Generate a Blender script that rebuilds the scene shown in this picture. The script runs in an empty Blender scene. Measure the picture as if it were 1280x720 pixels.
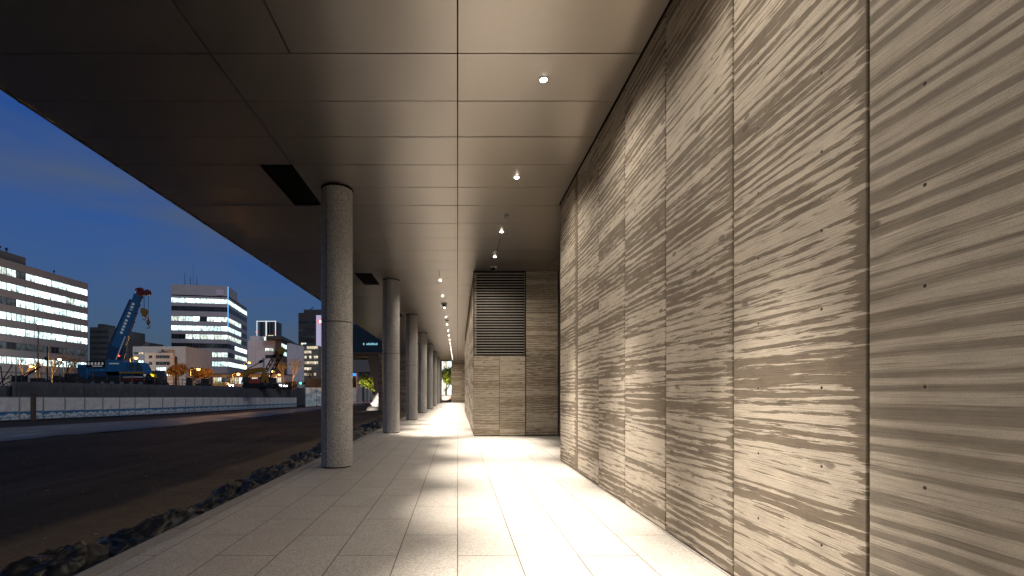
import bpy, math, random
from mathutils import Vector, noise, Matrix
random.seed(7)
S = bpy.context.scene
C = S.collection
R = math.radians
F = 575.0                       # focal length in photo pixels; the eye is at (0,0,1.5) looking along +Y
EYE = 1.5
CEIL = 5.53
def W(px, py, Y):
    return Vector(((px - 572) * Y / F, Y, EYE - (py - 489) * Y / F))
def XA(px, Y): return (px - 572) * Y / F
def ZA(py, Y): return EYE - (py - 489) * Y / F

# ------------------------------------------------------------------ mesh builder
class MB:
    def __init__(s): s.v = []; s.f = []; s.m = []
    def _add(s, vs, fs, m):
        o = len(s.v); s.v += [tuple(v) for v in vs]
        for f in fs: s.f.append(tuple(i + o for i in f)); s.m.append(m)
        return s
    def box(s, x0, y0, z0, x1, y1, z1, m=0):
        x0, x1 = min(x0, x1), max(x0, x1); y0, y1 = min(y0, y1), max(y0, y1); z0, z1 = min(z0, z1), max(z0, z1)
        vs = [(x0,y0,z0),(x1,y0,z0),(x1,y1,z0),(x0,y1,z0),(x0,y0,z1),(x1,y0,z1),(x1,y1,z1),(x0,y1,z1)]
        return s._add(vs, [(3,2,1,0),(4,5,6,7),(0,1,5,4),(1,2,6,5),(2,3,7,6),(3,0,4,7)], m)
    def prism(s, poly, z0, z1, m=0):
        n = len(poly)
        vs = [(p[0], p[1], z0) for p in poly] + [(p[0], p[1], z1) for p in poly]
        fs = [tuple(reversed(range(n))), tuple(range(n, 2*n))] + [(i, (i+1) % n, n + (i+1) % n, n + i) for i in range(n)]
        return s._add(vs, fs, m)
    def xz(s, poly, y0, y1, m=0):          # outline in x,z given a thickness along y
        n = len(poly)
        vs = [(p[0], y0, p[1]) for p in poly] + [(p[0], y1, p[1]) for p in poly]
        fs = [tuple(range(n)), tuple(reversed(range(n, 2*n)))] + [(i, n + i, n + (i+1) % n, (i+1) % n) for i in range(n)]
        return s._add(vs, fs, m)
    def quad(s, a, b, c, d, m=0): return s._add([a, b, c, d], [(0,1,2,3)], m)
    def tube(s, p0, p1, r0, r1=None, n=8, m=0):
        r1 = r0 if r1 is None else r1
        p0, p1 = Vector(p0), Vector(p1); d = (p1 - p0).normalized()
        a = d.orthogonal().normalized(); b = d.cross(a)
        vs = []
        for p, r in ((p0, r0), (p1, r1)):
            for i in range(n):
                t = 2*math.pi*i/n; vs.append(p + r*(math.cos(t)*a + math.sin(t)*b))
        fs = [(i, (i+1) % n, n + (i+1) % n, n + i) for i in range(n)] + [tuple(reversed(range(n))), tuple(range(n, 2*n))]
        return s._add(vs, fs, m)
    def beam(s, p0, p1, w, h, w1=None, h1=None, m=0, side=None):   # rectangular bar; w across, h along "up"
        p0, p1 = Vector(p0), Vector(p1); w1 = w if w1 is None else w1; h1 = h if h1 is None else h1
        d = (p1 - p0).normalized()
        a = Vector(side).normalized() if side else d.cross(Vector((0,0,1)))
        if a.length < 1e-4: a = Vector((1,0,0))
        a.normalize(); b = a.cross(d).normalized()
        vs = []
        for p, ww, hh in ((p0, w, h), (p1, w1, h1)):
            for sx, sz in ((-1,-1),(1,-1),(1,1),(-1,1)): vs.append(p + a*ww/2*sx + b*hh/2*sz)
        return s._add(vs, [(3,2,1,0),(4,5,6,7),(0,1,5,4),(1,2,6,5),(2,3,7,6),(3,0,4,7)], m)
    def lathe(s, c, prof, n=32, m=0):
        vs = []
        for r, z in prof:
            for i in range(n):
                t = 2*math.pi*i/n; vs.append((c[0] + r*math.cos(t), c[1] + r*math.sin(t), c[2] + z))
        fs = []
        for k in range(len(prof)-1):
            for i in range(n): fs.append((k*n+i, k*n+(i+1) % n, (k+1)*n+(i+1) % n, (k+1)*n+i))
        fs.append(tuple(reversed(range(n)))); fs.append(tuple(range((len(prof)-1)*n, len(prof)*n)))
        return s._add(vs, fs, m)
    def ball(s, c, r, m=0, n=12, k=7, sx=1, sy=1, sz=1):
        vs = [(c[0], c[1], c[2]-r*sz)]; fs = []
        for j in range(1, k):
            ph = -math.pi/2 + math.pi*j/k
            for i in range(n):
                t = 2*math.pi*i/n; vs.append((c[0]+r*sx*math.cos(ph)*math.cos(t), c[1]+r*sy*math.cos(ph)*math.sin(t), c[2]+r*sz*math.sin(ph)))
        vs.append((c[0], c[1], c[2]+r*sz)); L = len(vs)-1
        for i in range(n):
            fs.append((0, 1+(i+1) % n, 1+i)); fs.append((L, 1+(k-2)*n+i, 1+(k-2)*n+(i+1) % n))
            for j in range(k-2): fs.append((1+j*n+i, 1+j*n+(i+1) % n, 1+(j+1)*n+(i+1) % n, 1+(j+1)*n+i))
        return s._add(vs, fs, m)
    def build(s, name, mats, parent=None, smooth=False, at=None, bevel=0):
        me = bpy.data.meshes.new(name)
        org = Vector(at) if at is not None else (parent['_org'] if parent is not None else Vector((0,0,0)))
        org = Vector(org)
        me.from_pydata([tuple(Vector(v) - org) for v in s.v], [], s.f)
        mats = mats if isinstance(mats, (list, tuple)) else [mats]
        for m in mats: me.materials.append(m)
        me.polygons.foreach_set('material_index', s.m)
        if smooth: me.polygons.foreach_set('use_smooth', [True]*len(s.f))
        me.update()
        o = bpy.data.objects.new(name, me); C.objects.link(o)
        if parent is not None:
            o.parent = parent; o.location = org - Vector(parent['_org'])
        else: o.location = org
        o['_org'] = tuple(org)
        if bevel:
            b = o.modifiers.new('bevel', 'BEVEL'); b.width = bevel; b.segments = 2; b.limit_method = 'ANGLE'; b.angle_limit = R(40)
        return o

def tag(o, label=None, cat=None, group=None, kind=None):
    if label: o['label'] = label
    if cat: o['category'] = cat
    if group: o['group'] = group
    if kind: o['kind'] = kind
    return o
def thing(name, label, cat, at, group=None):
    o = bpy.data.objects.new(name, None); C.objects.link(o); o.location = at; o['_org'] = tuple(at)
    o.empty_display_size = .2
    return tag(o, label, cat, group)
def kids(o): return [x for x in C.objects if x.parent == o]
def copy_tree(o, parent=None):
    c = o.copy(); C.objects.link(c)
    if parent is not None: c.parent = parent
    for ch in kids(o): copy_tree(ch, c)
    return c
def spot_to(o, target):
    d = Vector(target) - o.matrix_world.translation
    o.rotation_euler = d.to_track_quat('-Z', 'Y').to_euler()
def lamp(name, kind, energy, col, loc, parent=None, radius=.1, **kw):
    l = bpy.data.lights.new(name, kind); l.energy = energy; l.color = col; l.shadow_soft_size = radius
    for k, v in kw.items(): setattr(l, k, v)
    o = bpy.data.objects.new(name, l); C.objects.link(o)
    if parent is not None:
        o.parent = parent; o.location = Vector(loc) - Vector(parent['_org'])
    else: o.location = loc
    return o

ORD = ['first','second','third','fourth','fifth','sixth','seventh','eighth','ninth','tenth','eleventh','twelfth','thirteenth','fourteenth','fifteenth','sixteenth','seventeenth','eighteenth','nineteenth','twentieth','twenty-first','twenty-second','twenty-third','twenty-fourth','twenty-fifth','twenty-sixth','twenty-seventh','twenty-eighth','twenty-ninth','thirtieth','thirty-first','thirty-second','thirty-third','thirty-fourth','thirty-fifth','thirty-sixth','thirty-seventh','thirty-eighth']

# ------------------------------------------------------------------ node helper
class NT:
    def __init__(s, name):
        s.mat = bpy.data.materials.new(name); s.mat.use_nodes = True
        s.t = s.mat.node_tree; s.t.nodes.clear()
        s.out = s.t.nodes.new('ShaderNodeOutputMaterial')
    def n(s, typ, **kw):
        x = s.t.nodes.new(typ)
        for k, v in kw.items(): setattr(x, k, v)
        return x
    def set(s, sock, v):
        if v is None: return
        if isinstance(v, bpy.types.NodeSocket): s.t.links.new(v, sock)
        elif isinstance(v, (tuple, list)) and sock.type == 'RGBA': sock.default_value = tuple(v) + ((1,) if len(v) == 3 else ())
        else: sock.default_value = v
    def math(s, op, a, b=None, c=None, clamp=False):
        x = s.n('ShaderNodeMath', operation=op, use_clamp=clamp)
        for i, v in enumerate((a, b, c)):
            if v is not None: s.set(x.inputs[i], v)
        return x.outputs[0]
    def xyz(s, v):
        x = s.n('ShaderNodeSeparateXYZ'); s.set(x.inputs[0], v); return x.outputs
    def comb(s, a, b, c):
        x = s.n('ShaderNodeCombineXYZ')
        for i, v in enumerate((a, b, c)): s.set(x.inputs[i], v)
        return x.outputs[0]
    def noise(s, vec, scale=1, detail=3, rough=.5, dist=0):
        x = s.n('ShaderNodeTexNoise'); s.set(x.inputs['Vector'], vec)
        for k, v in (('Scale', scale), ('Detail', detail), ('Roughness', rough), ('Distortion', dist)): x.inputs[k].default_value = v
        return x.outputs['Fac']
    def ramp(s, f, stops, interp='LINEAR'):
        x = s.n('ShaderNodeValToRGB'); s.set(x.inputs[0], f); e = x.color_ramp; e.interpolation = interp
        while len(e.elements) < len(stops): e.elements.new(.5)
        for el, (p, c) in zip(e.elements, stops):
            el.position = p; el.color = (c, c, c, 1) if isinstance(c, (int, float)) else tuple(c) + (1,)
        return x.outputs[0]
    def step(s, f, a, b):
        x = s.n('ShaderNodeMapRange'); x.clamp = True; s.set(x.inputs[0], f)
        s.set(x.inputs[1], a); s.set(x.inputs[2], b); return x.outputs[0]
    def mix(s, f, a, b, mode='MIX'):
        x = s.n('ShaderNodeMix', data_type='RGBA', blend_type=mode); s.set(x.inputs[0], f); s.set(x.inputs[6], a); s.set(x.inputs[7], b); return x.outputs[2]
    def bump(s, h, strength=.3, dist=.01):
        x = s.n('ShaderNodeBump'); s.set(x.inputs['Height'], h); x.inputs['Strength'].default_value = strength; x.inputs['Distance'].default_value = dist; return x.outputs[0]
    def pos(s): return s.n('ShaderNodeNewGeometry').outputs['Position']
    def obj(s): return s.n('ShaderNodeTexCoord').outputs['Object']
    def rnd(s): return s.n('ShaderNodeObjectInfo').outputs['Random']
    def bsdf(s, col, rough=.6, metal=0, normal=None, emit=None, estr=0, spec=None, alpha=None):
        x = s.n('ShaderNodeBsdfPrincipled')
        s.set(x.inputs['Base Color'], col); s.set(x.inputs['Roughness'], rough); s.set(x.inputs['Metallic'], metal)
        if normal is not None: s.set(x.inputs['Normal'], normal)
        if emit is not None: s.set(x.inputs['Emission Color'], emit); s.set(x.inputs['Emission Strength'], estr)
        if spec is not None: s.set(x.inputs['Specular IOR Level'], spec)
        s.t.links.new(x.outputs[0], s.out.inputs[0]); return s.mat

_pl = {}
def plain(name, col, rough=.6, metal=0, var=.18, scale=6, spec=None):
    """painted / bare surface with a little mottling and dirt"""
    if name in _pl: return _pl[name]
    t = NT(name); p = t.obj()
    a = t.noise(p, scale, 5, .6); b = t.noise(p, scale*7, 3, .6)
    f = t.math('ADD', t.math('MULTIPLY', a, .7), t.math('MULTIPLY', b, .3))
    c = t.mix(t.step(f, .3, .7), tuple(x*(1-var) for x in col), tuple(min(1, x*(1+var)) for x in col))
    _pl[name] = t.bsdf(c, t.math('ADD', rough-.06, t.math('MULTIPLY', b, .12)), metal, spec=spec); return _pl[name]
def glow(name, col, strength):
    if name in _pl: return _pl[name]
    t = NT(name); _pl[name] = t.bsdf((.02,.02,.02), .5, emit=col, estr=strength); return _pl[name]

# ------------------------------------------------------------------ main materials
def board_mat(name, axis, soft=.012, edge=True, dark=(.185,.152,.115), light=(.57,.505,.41), su=1.25, sz=25, holes=True, contrast=1.0, period=.07, wave=.12):
    """board-marked concrete: bleached grain streaks, jagged ends, knots, tie holes"""
    t = NT(name); P = t.xyz(t.pos()); O = t.xyz(t.obj()); r = t.rnd()
    u0 = P[axis]; z0 = P[2]
    u = t.math('ADD', u0, t.math('MULTIPLY', r, 83.0)); z = t.math('ADD', z0, t.math('MULTIPLY', r, 41.0))
    # slow waviness of the boards
    wv = t.noise(t.comb(t.math('MULTIPLY', u, 1.4), t.math('MULTIPLY', z, 2.2), 3.1), 1, 2, .5)
    zz = t.math('ADD', z, t.math('MULTIPLY', t.math('SUBTRACT', wv, .5), .03))
    n1 = t.noise(t.comb(t.math('MULTIPLY', u, su), t.math('MULTIPLY', zz, sz), 0.0), 1, 4, .55, .25)
    n2 = t.noise(t.comb(t.math('MULTIPLY', u, su*3.6), t.math('MULTIPLY', zz, sz*4.0), 7.0), 1, 6, .72, .3)
    # wide boards that stayed darker / paler
    bd = t.math('FLOOR', t.math('MULTIPLY', z, 6.6))
    wn = t.n('ShaderNodeTexWhiteNoise'); wn.noise_dimensions = '1D'; t.set(wn.inputs['W'], bd)
    wide = t.math('ADD', t.math('MULTIPLY', t.math('SUBTRACT', wn.outputs['Value'], .5), .16),
                  t.math('MULTIPLY', t.math('SUBTRACT', t.noise(t.comb(t.math('MULTIPLY', u, .35), t.math('MULTIPLY', zz, 3.1), 2.0), 1, 2, .5), .5), .15))
    ph = t.noise(t.comb(t.math('MULTIPLY', u, su*.30), t.math('MULTIPLY', z, 3.6), 4.0), 1, 1, .5)
    sn = t.math('SINE', t.math('MULTIPLY', t.math('ADD', t.math('MULTIPLY', zz, 1/period), t.math('MULTIPLY', ph, 2.2)), 6.2832))
    v = t.math('ADD', t.math('ADD', t.math('ADD', t.math('MULTIPLY', n1, .47), t.math('MULTIPLY', n2, .41)), t.math('MULTIPLY', t.math('ADD', sn, 1.0), wave*.5)), wide)
    n3 = t.noise(t.comb(t.math('MULTIPLY', u, su*2.2), t.math('MULTIPLY', zz, sz*2.1), 13.0), 1, 4, .6, .2)
    v = t.math('ADD', t.math('MULTIPLY', v, .80/(.88+wave)), t.math('MULTIPLY', n3, .20))
    if edge:   # on some panels the bleaching stops short of the near edge
        wob = t.math('ADD', t.math('MULTIPLY', t.math('SUBTRACT', n2, .5), .25), t.math('MULTIPLY', t.math('SUBTRACT', n1, .5), .45))
        e = t.step(t.math('ADD', O[axis], wob), -.585, -.50)
        v = t.math('SUBTRACT', v, t.math('MULTIPLY', t.math('MULTIPLY', t.math('SUBTRACT', 1.0, e), .16), t.step(r, .35, .6)))
    mask = t.step(v, .493 - soft, .493 + soft)
    grain = t.noise(t.comb(t.math('MULTIPLY', u, 2.5), t.math('MULTIPLY', zz, 130), 0.0), 1, 2, .6)
    mott = t.noise(t.comb(t.math('MULTIPLY', u, 5), t.math('MULTIPLY', z, 9), 1.0), 1, 4, .65)
    fine = t.noise(t.pos(), 160, 2, .6)
    d2 = t.mix(t.step(mott, .3, .75), tuple(x*.82 for x in dark), tuple(x*1.28 for x in dark))
    l2 = t.mix(t.step(mott, .3, .7), tuple(x*.86 for x in light), tuple(x*1.1 for x in light))
    c = t.mix(t.math('MULTIPLY', mask, contrast), d2, l2)
    c = t.mix(t.step(grain, .53, .68), c, t.mix(.6, c, tuple(x*.6 for x in dark)))
    c = t.mix(t.math('MULTIPLY', t.step(fine, .42, .68), .26), c, tuple(x*.55 for x in dark))
    # board joints
    fr = t.math('FRACT', t.math('MULTIPLY', z, 6.6))
    c = t.mix(t.math('MULTIPLY', t.step(fr, .035, .0), .5), c, tuple(x*.5 for x in dark))
    # knots
    vo = t.n('ShaderNodeTexVoronoi'); t.set(vo.inputs['Vector'], t.comb(t.math('MULTIPLY', u, 2.6), t.math('MULTIPLY', zz, 5.0), 0.0)); vo.inputs['Scale'].default_value = 1
    dist = vo.outputs['Distance']; pick = t.step(t.xyz(vo.outputs['Color'])[0], .42, .46)
    knot = t.math('MULTIPLY', t.step(t.math('ADD', dist, t.math('MULTIPLY', n2, .09)), .185, .15), pick)
    c = t.mix(t.math('MULTIPLY', knot, t.math('ADD', .35, t.math('MULTIPLY', n3, .7))), c, tuple(x*.5 for x in dark))
    h = t.math('ADD', t.math('MULTIPLY', mask, .5), t.math('MULTIPLY', grain, .35))
    if holes:
        du = t.math('SUBTRACT', t.math('ABSOLUTE', O[axis]), .295)
        dz = t.math('SUBTRACT', t.math('FRACT', t.math('DIVIDE', t.math('ADD', z0, .16), .48)), .5)
        dz = t.math('MULTIPLY', dz, .48)
        rr = t.math('SQRT', t.math('ADD', t.math('MULTIPLY', du, du), t.math('MULTIPLY', dz, dz)))
        c = t.mix(t.math('MULTIPLY', t.step(rr, .022, .012), .18), c, (.45,.40,.33))
        hole = t.step(rr, .0105, .008)
        c = t.mix(hole, c, (.035,.026,.02)); h = t.math('SUBTRACT', h, t.math('MULTIPLY', hole, 2.0))
    return t.bsdf(c, .78, normal=t.bump(h, .6, .008), spec=.25)

M_board_y = board_mat('board_marked_concrete', 1)
M_board_near = board_mat('weathered_board_concrete', 1, soft=.06, edge=False, dark=(.21,.183,.148), light=(.56,.50,.41), su=.5, sz=22, contrast=.8, wave=.34, period=.105)
M_board_x = board_mat('board_marked_concrete_across', 0, edge=False, su=1.6, sz=24, holes=False, dark=(.33,.26,.185), light=(.66,.57,.44))
M_board_xd = board_mat('rough_board_concrete', 0, edge=False, su=2.6, sz=26, holes=False, dark=(.21,.165,.12), light=(.50,.43,.33))
M_board_side = board_mat('board_marked_concrete_far', 1, edge=False, holes=False, su=.8, sz=18)

def granite_floor():
    t = NT('granite_paving'); P = t.xyz(t.pos())
    br = t.n('ShaderNodeTexBrick'); t.set(br.inputs['Vector'], t.comb(P[1], t.math('ADD', P[0], 11.0), 0.0))
    br.offset = .5
    for k, v in (('Scale', 1), ('Mortar Size', .005), ('Mortar Smooth', .1), ('Brick Width', 1.2), ('Row Height', .55), ('Bias', 0)): br.inputs[k].default_value = v
    br.inputs['Color1'].default_value = (0,0,0,1); br.inputs['Color2'].default_value = (1,1,1,1); br.inputs['Mortar'].default_value = (.5,.5,.5,1)
    sp = t.noise(t.pos(), 150, 2, .7); sp2 = t.noise(t.pos(), 55, 3, .6); big = t.noise(t.pos(), 1.3, 4, .6)
    vo = t.n('ShaderNodeTexVoronoi'); t.set(vo.inputs['Vector'], t.pos()); vo.inputs['Scale'].default_value = 95
    cell = t.xyz(vo.outputs['Color'])[0]
    f = t.math('ADD', t.math('MULTIPLY', sp, .45), t.math('ADD', t.math('MULTIPLY', sp2, .25), t.math('MULTIPLY', cell, .3)))
    c = t.mix(t.step(f, .3, .72), (.175,.16,.142), (.43,.405,.368))
    c = t.mix(t.math('MULTIPLY', t.xyz(br.outputs['Color'])[0], .14), c, (.26,.235,.205))
    c = t.mix(t.math('MULTIPLY', t.step(big, .42, .72), .32), c, (.19,.168,.145))
    sc = t.noise(t.comb(t.math('MULTIPLY', P[0], 6), t.math('MULTIPLY', P[1], 1.6), 0.0), 1, 5, .7, 1.5)
    c = t.mix(t.math('MULTIPLY', t.step(sc, .60, .72), .22), c, (.13,.115,.10))
    c = t.mix(br.outputs['Fac'], c, (.045,.038,.031))
    h = t.math('SUBTRACT', t.math('MULTIPLY', f, .25), t.math('MULTIPLY', br.outputs['Fac'], 1.5))
    return t.bsdf(c, t.math('ADD', .5, t.math('MULTIPLY', sp2, .18)), normal=t.bump(h, .3, .004), spec=.35)
M_floor = granite_floor()

def granite_column():
    t = NT('grey_granite'); p = t.pos()
    vo = t.n('ShaderNodeTexVoronoi'); t.set(vo.inputs['Vector'], p); vo.inputs['Scale'].default_value = 80
    a = t.xyz(vo.outputs['Color'])[0]; b = t.noise(p, 50, 4, .7); g = t.noise(t.comb(t.math('MULTIPLY', t.xyz(p)[0], 7), t.math('MULTIPLY', t.xyz(p)[1], 7), t.math('MULTIPLY', t.xyz(p)[2], .7)), 1, 4, .65)
    f = t.math('ADD', t.math('MULTIPLY', a, .5), t.math('MULTIPLY', b, .5))
    c = t.mix(t.step(f, .25, .75), (.20,.195,.19), (.56,.545,.52))
    c = t.mix(t.math('MULTIPLY', t.step(g, .45, .7), .32), c, (.17,.16,.15))
    return t.bsdf(c, .55, normal=t.bump(f, .12, .003), spec=.4)
M_gran = granite_column()

def ceiling_mat():
    t = NT('champagne_metal_panel'); P = t.xyz(t.pos()); p = t.pos()
    br = t.noise(t.comb(t.math('MULTIPLY', P[0], 90), t.math('MULTIPLY', P[1], 4), 0.0), 1, 2, .6)
    big = t.noise(p, .7, 4, .6); vb = t.noise(p, 2.2, 3, .5)
    c = t.mix(big, (.68,.63,.57), (.77,.715,.655))
    c = t.mix(t.math('MULTIPLY', br, .12), c, (.28,.24,.2))
    h = t.math('ADD', t.math('MULTIPLY', vb, 1.0), t.math('MULTIPLY', br, .04))
    return t.bsdf(c, t.math('ADD', .287, t.math('MULTIPLY', big, .05)), .95, normal=t.bump(h, .04, .02))
M_ceil = ceiling_mat()
M_black = plain('black_void', (.003,.003,.003), .95, spec=.05)
M_darkmetal = plain('dark_grey_metal', (.035,.036,.04), .4, .6)
M_steel = plain('grey_steel', (.30,.30,.31), .4, .7)
M_slat = plain('louvre_aluminium', (.46,.42,.38), .5, .4)
M_white = plain('white_paint', (.75,.74,.71), .5)
M_kerb = plain('kerb_granite', (.20,.185,.165), .75, scale=40)
M_plaster = plain('plain_concrete', (.33,.30,.26), .85, scale=3)
M_lens = glow('lit_lens', (1,.93,.82), 30)
SKY_TINT = (.26,.95,1.70,1); CLOUD_COL = (.42,.57,.86,1)
# ------------------------------------------------------------------ the colonnade
# floor
fl = MB(); fl.box(-2.93, -7, -.10, 4.6, 64, 0)
tag(fl.build('granite_pavement', M_floor, at=(0,0,0)), kind='structure')
kb = MB()
y = -7.0
while y < 64:
    kb.box(-3.10, y, -.30, -2.936, y+1.494, .012); y += 1.5
tag(kb.build('kerb', M_kerb, bevel=.006), kind='structure')

# ceiling: metal panels in rows, 12 mm joints, each hung a hair out of level
rows = [9.99 - .9*k for k in range(20, 0, -1)] + [9.99 + 1.063*k for k in range(0, 48)]
rows = [r for r in rows if -7.3 < r < 60.3]
hatch_y = [8.19 + 7.5*k for k in range(7)]
ce = MB()
rc = random.Random(3)
def cpanel(x0, x1, y0, y1):
    g = .0085
    z = [CEIL + rc.uniform(-.0016, .0016) for _ in range(4)]
    if (y1 - y0) < .15: return
    v = [(x0+g, y0+g, z[0]), (x1-g, y0+g, z[1]), (x1-g, y1-g, z[2]), (x0+g, y1-g, z[3])]
    t = [(a, b, CEIL+.03) for a, b, c in v]
    ce._add(v + t, [(3,2,1,0), (0,1,5,4), (1,2,6,5), (2,3,7,6), (3,0,4,7)], 0)
for i in range(len(rows)-1):
    y0, y1 = rows[i], rows[i+1]
    for x0, x1 in ((0.0, 2.95), (2.95, 4.6), (-2.95, 0.0), (-6.04, -2.95)):
        if x0 == 0.0 and y0 < 9.9: x1 = 2.195
        if x0 == 2.95 and y0 < 9.9: continue
        cut = None
        if abs(y0 - 4.59) < .1 and x0 == -2.95: cut = -2.0
        if abs(y0 - 12.116) < .1 and x0 == -2.95: cut = -1.96
        if abs(y0 - 12.116) < .1 and x0 == 0.0: cut = 1.13
        if abs(y0 - 15.305) < .1 and x0 == -2.95: cut = -.63
        if abs(y0 - 19.557) < .1 and x0 == -2.95: cut = -1.9
        if x0 == -6.04:
            hh = [h for h in hatch_y if h < y1 - .05 and h + 1.8 > y0 + .05]
            if hh:
                h0, h1 = hh[0], hh[0] + 1.8
                if h0 > y0 + .1: cpanel(-3.53, x1, y0, h0)
                if h1 < y1 - .1: cpanel(-3.53, x1, h1, y1)
                x1 = -3.53
        if cut: cpanel(x0, cut, y0, y1); cpanel(cut, x1, y0, y1)
        else: cpanel(x0, x1, y0, y1)
tag(ce.build('ceiling', M_ceil), kind='structure')
# slab, fascia and an unseen block added above to shade the ground (they keep the sky off the ceiling void)
sl = MB()
def slab_strip(x0, x1, y0, y1): sl.box(x0, y0, CEIL+.045, x1, y1, CEIL+.9)
slab_strip(-3.50, 9, -7.3, 60.3)
slab_strip(-6.02, -3.545, -7.3, 60.3)
up = thing('canopy_and_shade_block', 'dark soffit edge over the covered walkway, with an unseen block added above for shade', 'building', (3,26,CEIL+.9))
sl.build('canopy_slab', M_black, up)
fa = MB(); fa.box(-6.085, -7.3, CEIL-.02, -6.045, 60.3, CEIL+.9)
fa.build('fascia', plain('bronze_edge', (.10,.085,.07), .4, .6), up)
shade_block = MB(); shade_block.box(-5.5, -7.2, CEIL+.91, 10, 60.2, CEIL+6)  # out of view, added over the canopy to cast shade on the ground
shade_block.build('wall', M_plaster, up)
for r in rows:
    if 4 < r < 32: MB().box(-6.10, r-.02, CEIL-.022, -6.087, r+.02, CEIL+.05).build('clip', M_steel, up)

# dark hatches in the outer ceiling bay
def hatch(k, y0):
    lab = '%s dark open ceiling hatch beside the %s granite column from the camera' % (('nearest and largest' if k == 0 else ORD[k]), ORD[k] if k else 'nearest')
    t = thing('ceiling_hatch', lab, 'hatch', (-3.25, y0+.9, CEIL), 'open hatches in the outer ceiling bay')
    m = MB(); a, b, c, d = -3.522, -2.98+.02, y0+.01, y0+1.79
    z0, z1 = CEIL-.001, CEIL+.6
    m.box(a, c, z0, a+.012, d, z1); m.box(b-.012, c, z0+.032, b, d, z1); m.box(a+.012, c, z0+.032, b-.012, c+.012, z1); m.box(a+.012, d-.012, z0+.032, b-.012, d, z1)
    m.box(a, c, z1, b, d, z1+.01)
    m.build('shaft', M_black, t)
    g = MB(); g.box(a+.10, c+.25, CEIL+.10, b-.10, c+.95, CEIL+.13); g.box(a+.10, c+1.05, CEIL+.10, b-.10, c+1.55, CEIL+.13)
    g.build('cover_plate', plain('hatch_plate', (.02,.02,.02), .5), t)
for k, y0 in enumerate(hatch_y[:5]): hatch(k, y0)

# right-hand wall: eight tall board-marked panels
WX = 2.22
wl = thing('concrete_wall', 'tall timber-textured concrete wall of streaky panels running along the walkway', 'wall', (WX, 2, 0))
edges = [-5.88, -4.68, -3.48, -2.28, -1.08, .12, 1.29, 2.49, 3.71, 4.91, 6.11, 7.25, 8.51, 9.95]
for i in range(len(edges)-1):
    a, b = edges[i], edges[i+1]
    if b < 0: continue
    m = MB(); m.box(WX, a+.009, .012, WX+.12, b-.009, CEIL+.02)
    m.build('panel', M_board_near if b < 2.6 else M_board_y, wl, at=(WX, (a+b)/2, 0), bevel=.006)
m = MB(); m.box(WX+.03, -6, .0, WX+.10, 9.9, CEIL+.02); m.build('joint_backing', plain('joint_brown', (.06,.045,.03), .8), wl)
m = MB(); m.box(WX+.125, -6, 0, WX+1.1, 9.93, CEIL+.03); m.build('core', M_plaster, wl)

# service block across the end of the bay
BY = 15.4
sb = thing('service_block', 'concrete service block with louvred bay facing down the walkway', 'wall', (2, BY+9, 0))
x0, x1, x2 = .536, 2.27, 3.36
zl = ZA(444.5, BY)
def fpanel(a, b, z0, z1, mat):
    m = MB(); m.box(a+.006, BY, z0+.006, b-.006, BY+.1, z1-.006); m.build('panel', mat, sb, at=((a+b)/2, BY, z0), bevel=.005)
xm = XA(624.5, BY)
fpanel(x0, xm, .02, zl, M_board_x); fpanel(xm, x1, .02, zl, M_board_x)
zz = [.02, ZA(438.5, BY), ZA(391, BY), ZA(357, BY), CEIL-.01]
fpanel(x1+.02, x2, zz[0], zz[1], M_board_xd)
for a, b in zip(zz[1:-1], zz[2:]): fpanel(x1+.02, x2, a, b, M_board_x)
m = MB(); m.box(x0+.012, BY+.06, 0, x2, BY+.45, zl-.01); m.box(x1+.01, BY+.06, zl-.01, x2, BY+.45, CEIL+.02); m.box(x0+.11, BY+.45, 0, 5.2, 33.9, CEIL+.02)
m.build('core', plain('joint_brown', (.06,.045,.03), .8), sb)
ys = [BY+.105] + [BY+.105 + 1.85*k for k in range(1, 11)]
ys[-1] = 34.0
for a, b in zip(ys[:-1], ys[1:]):
    m = MB(); m.box(x0, a+.005, .02, x0+.1, b-.005, 2.70); m.build('side_panel', M_board_side, sb, at=(x0, (a+b)/2, 0), bevel=.004)
    m = MB(); m.box(x0, a+.005, 2.71, x0+.1, b-.005, CEIL-.005); m.build('side_panel', M_board_side, sb, at=(x0, (a+b)/2, 2.7), bevel=.004)

lv = thing('louvre_grille', 'horizontal slatted metal louvre above the pale concrete panels', 'louvre', ((x0+x1)/2, BY, zl))
m = MB()
m.box(x0, BY-.012, zl+.005, x0+.018, BY+.25, CEIL-.004); m.box(x1-.018, BY-.012, zl+.005, x1+.012, BY+.25, CEIL-.004)
m.box(x0+.018, BY-.012, CEIL-.05, x1-.018, BY+.25, CEIL-.004); m.box(x0+.018, BY-.01, zl+.004, x1-.018, BY+.25, zl+.02)
m.build('frame', M_darkmetal, lv)
m = MB(); n = 31; p = (CEIL-.05-zl-.02)/n
for k in range(n):
    z = zl+.02 + p*(k+.3); m.box(x0+.02, BY-.004, z, x1-.02, BY+.02, z+p*.34)
m.build('slats', M_slat, lv)
m = MB(); m.box(x0+.02, BY+.15, zl+.02, x1-.02, BY+.18, CEIL-.05); m.build('backing', M_black, lv)

# side of the recess behind the wall's end: dark metal doors
dr = thing('metal_side_door', 'dark grey metal door set in the recess behind the wall end', 'door', (3.36, 12.7, 0))
m = MB(); m.box(3.365, 10.0, .01, 3.43, BY-.01, 2.96); m.build('leaf', M_darkmetal, dr)
m = MB(); m.box(3.365, 10.0, 2.975, 3.43, BY-.01, CEIL-.01); m.build('transom_panel', M_darkmetal, dr)
m = MB(); m.box(3.43, 9.9, 0, 4.5, BY+.5, CEIL+.02); m.build('jamb', M_plaster, dr)

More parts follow.
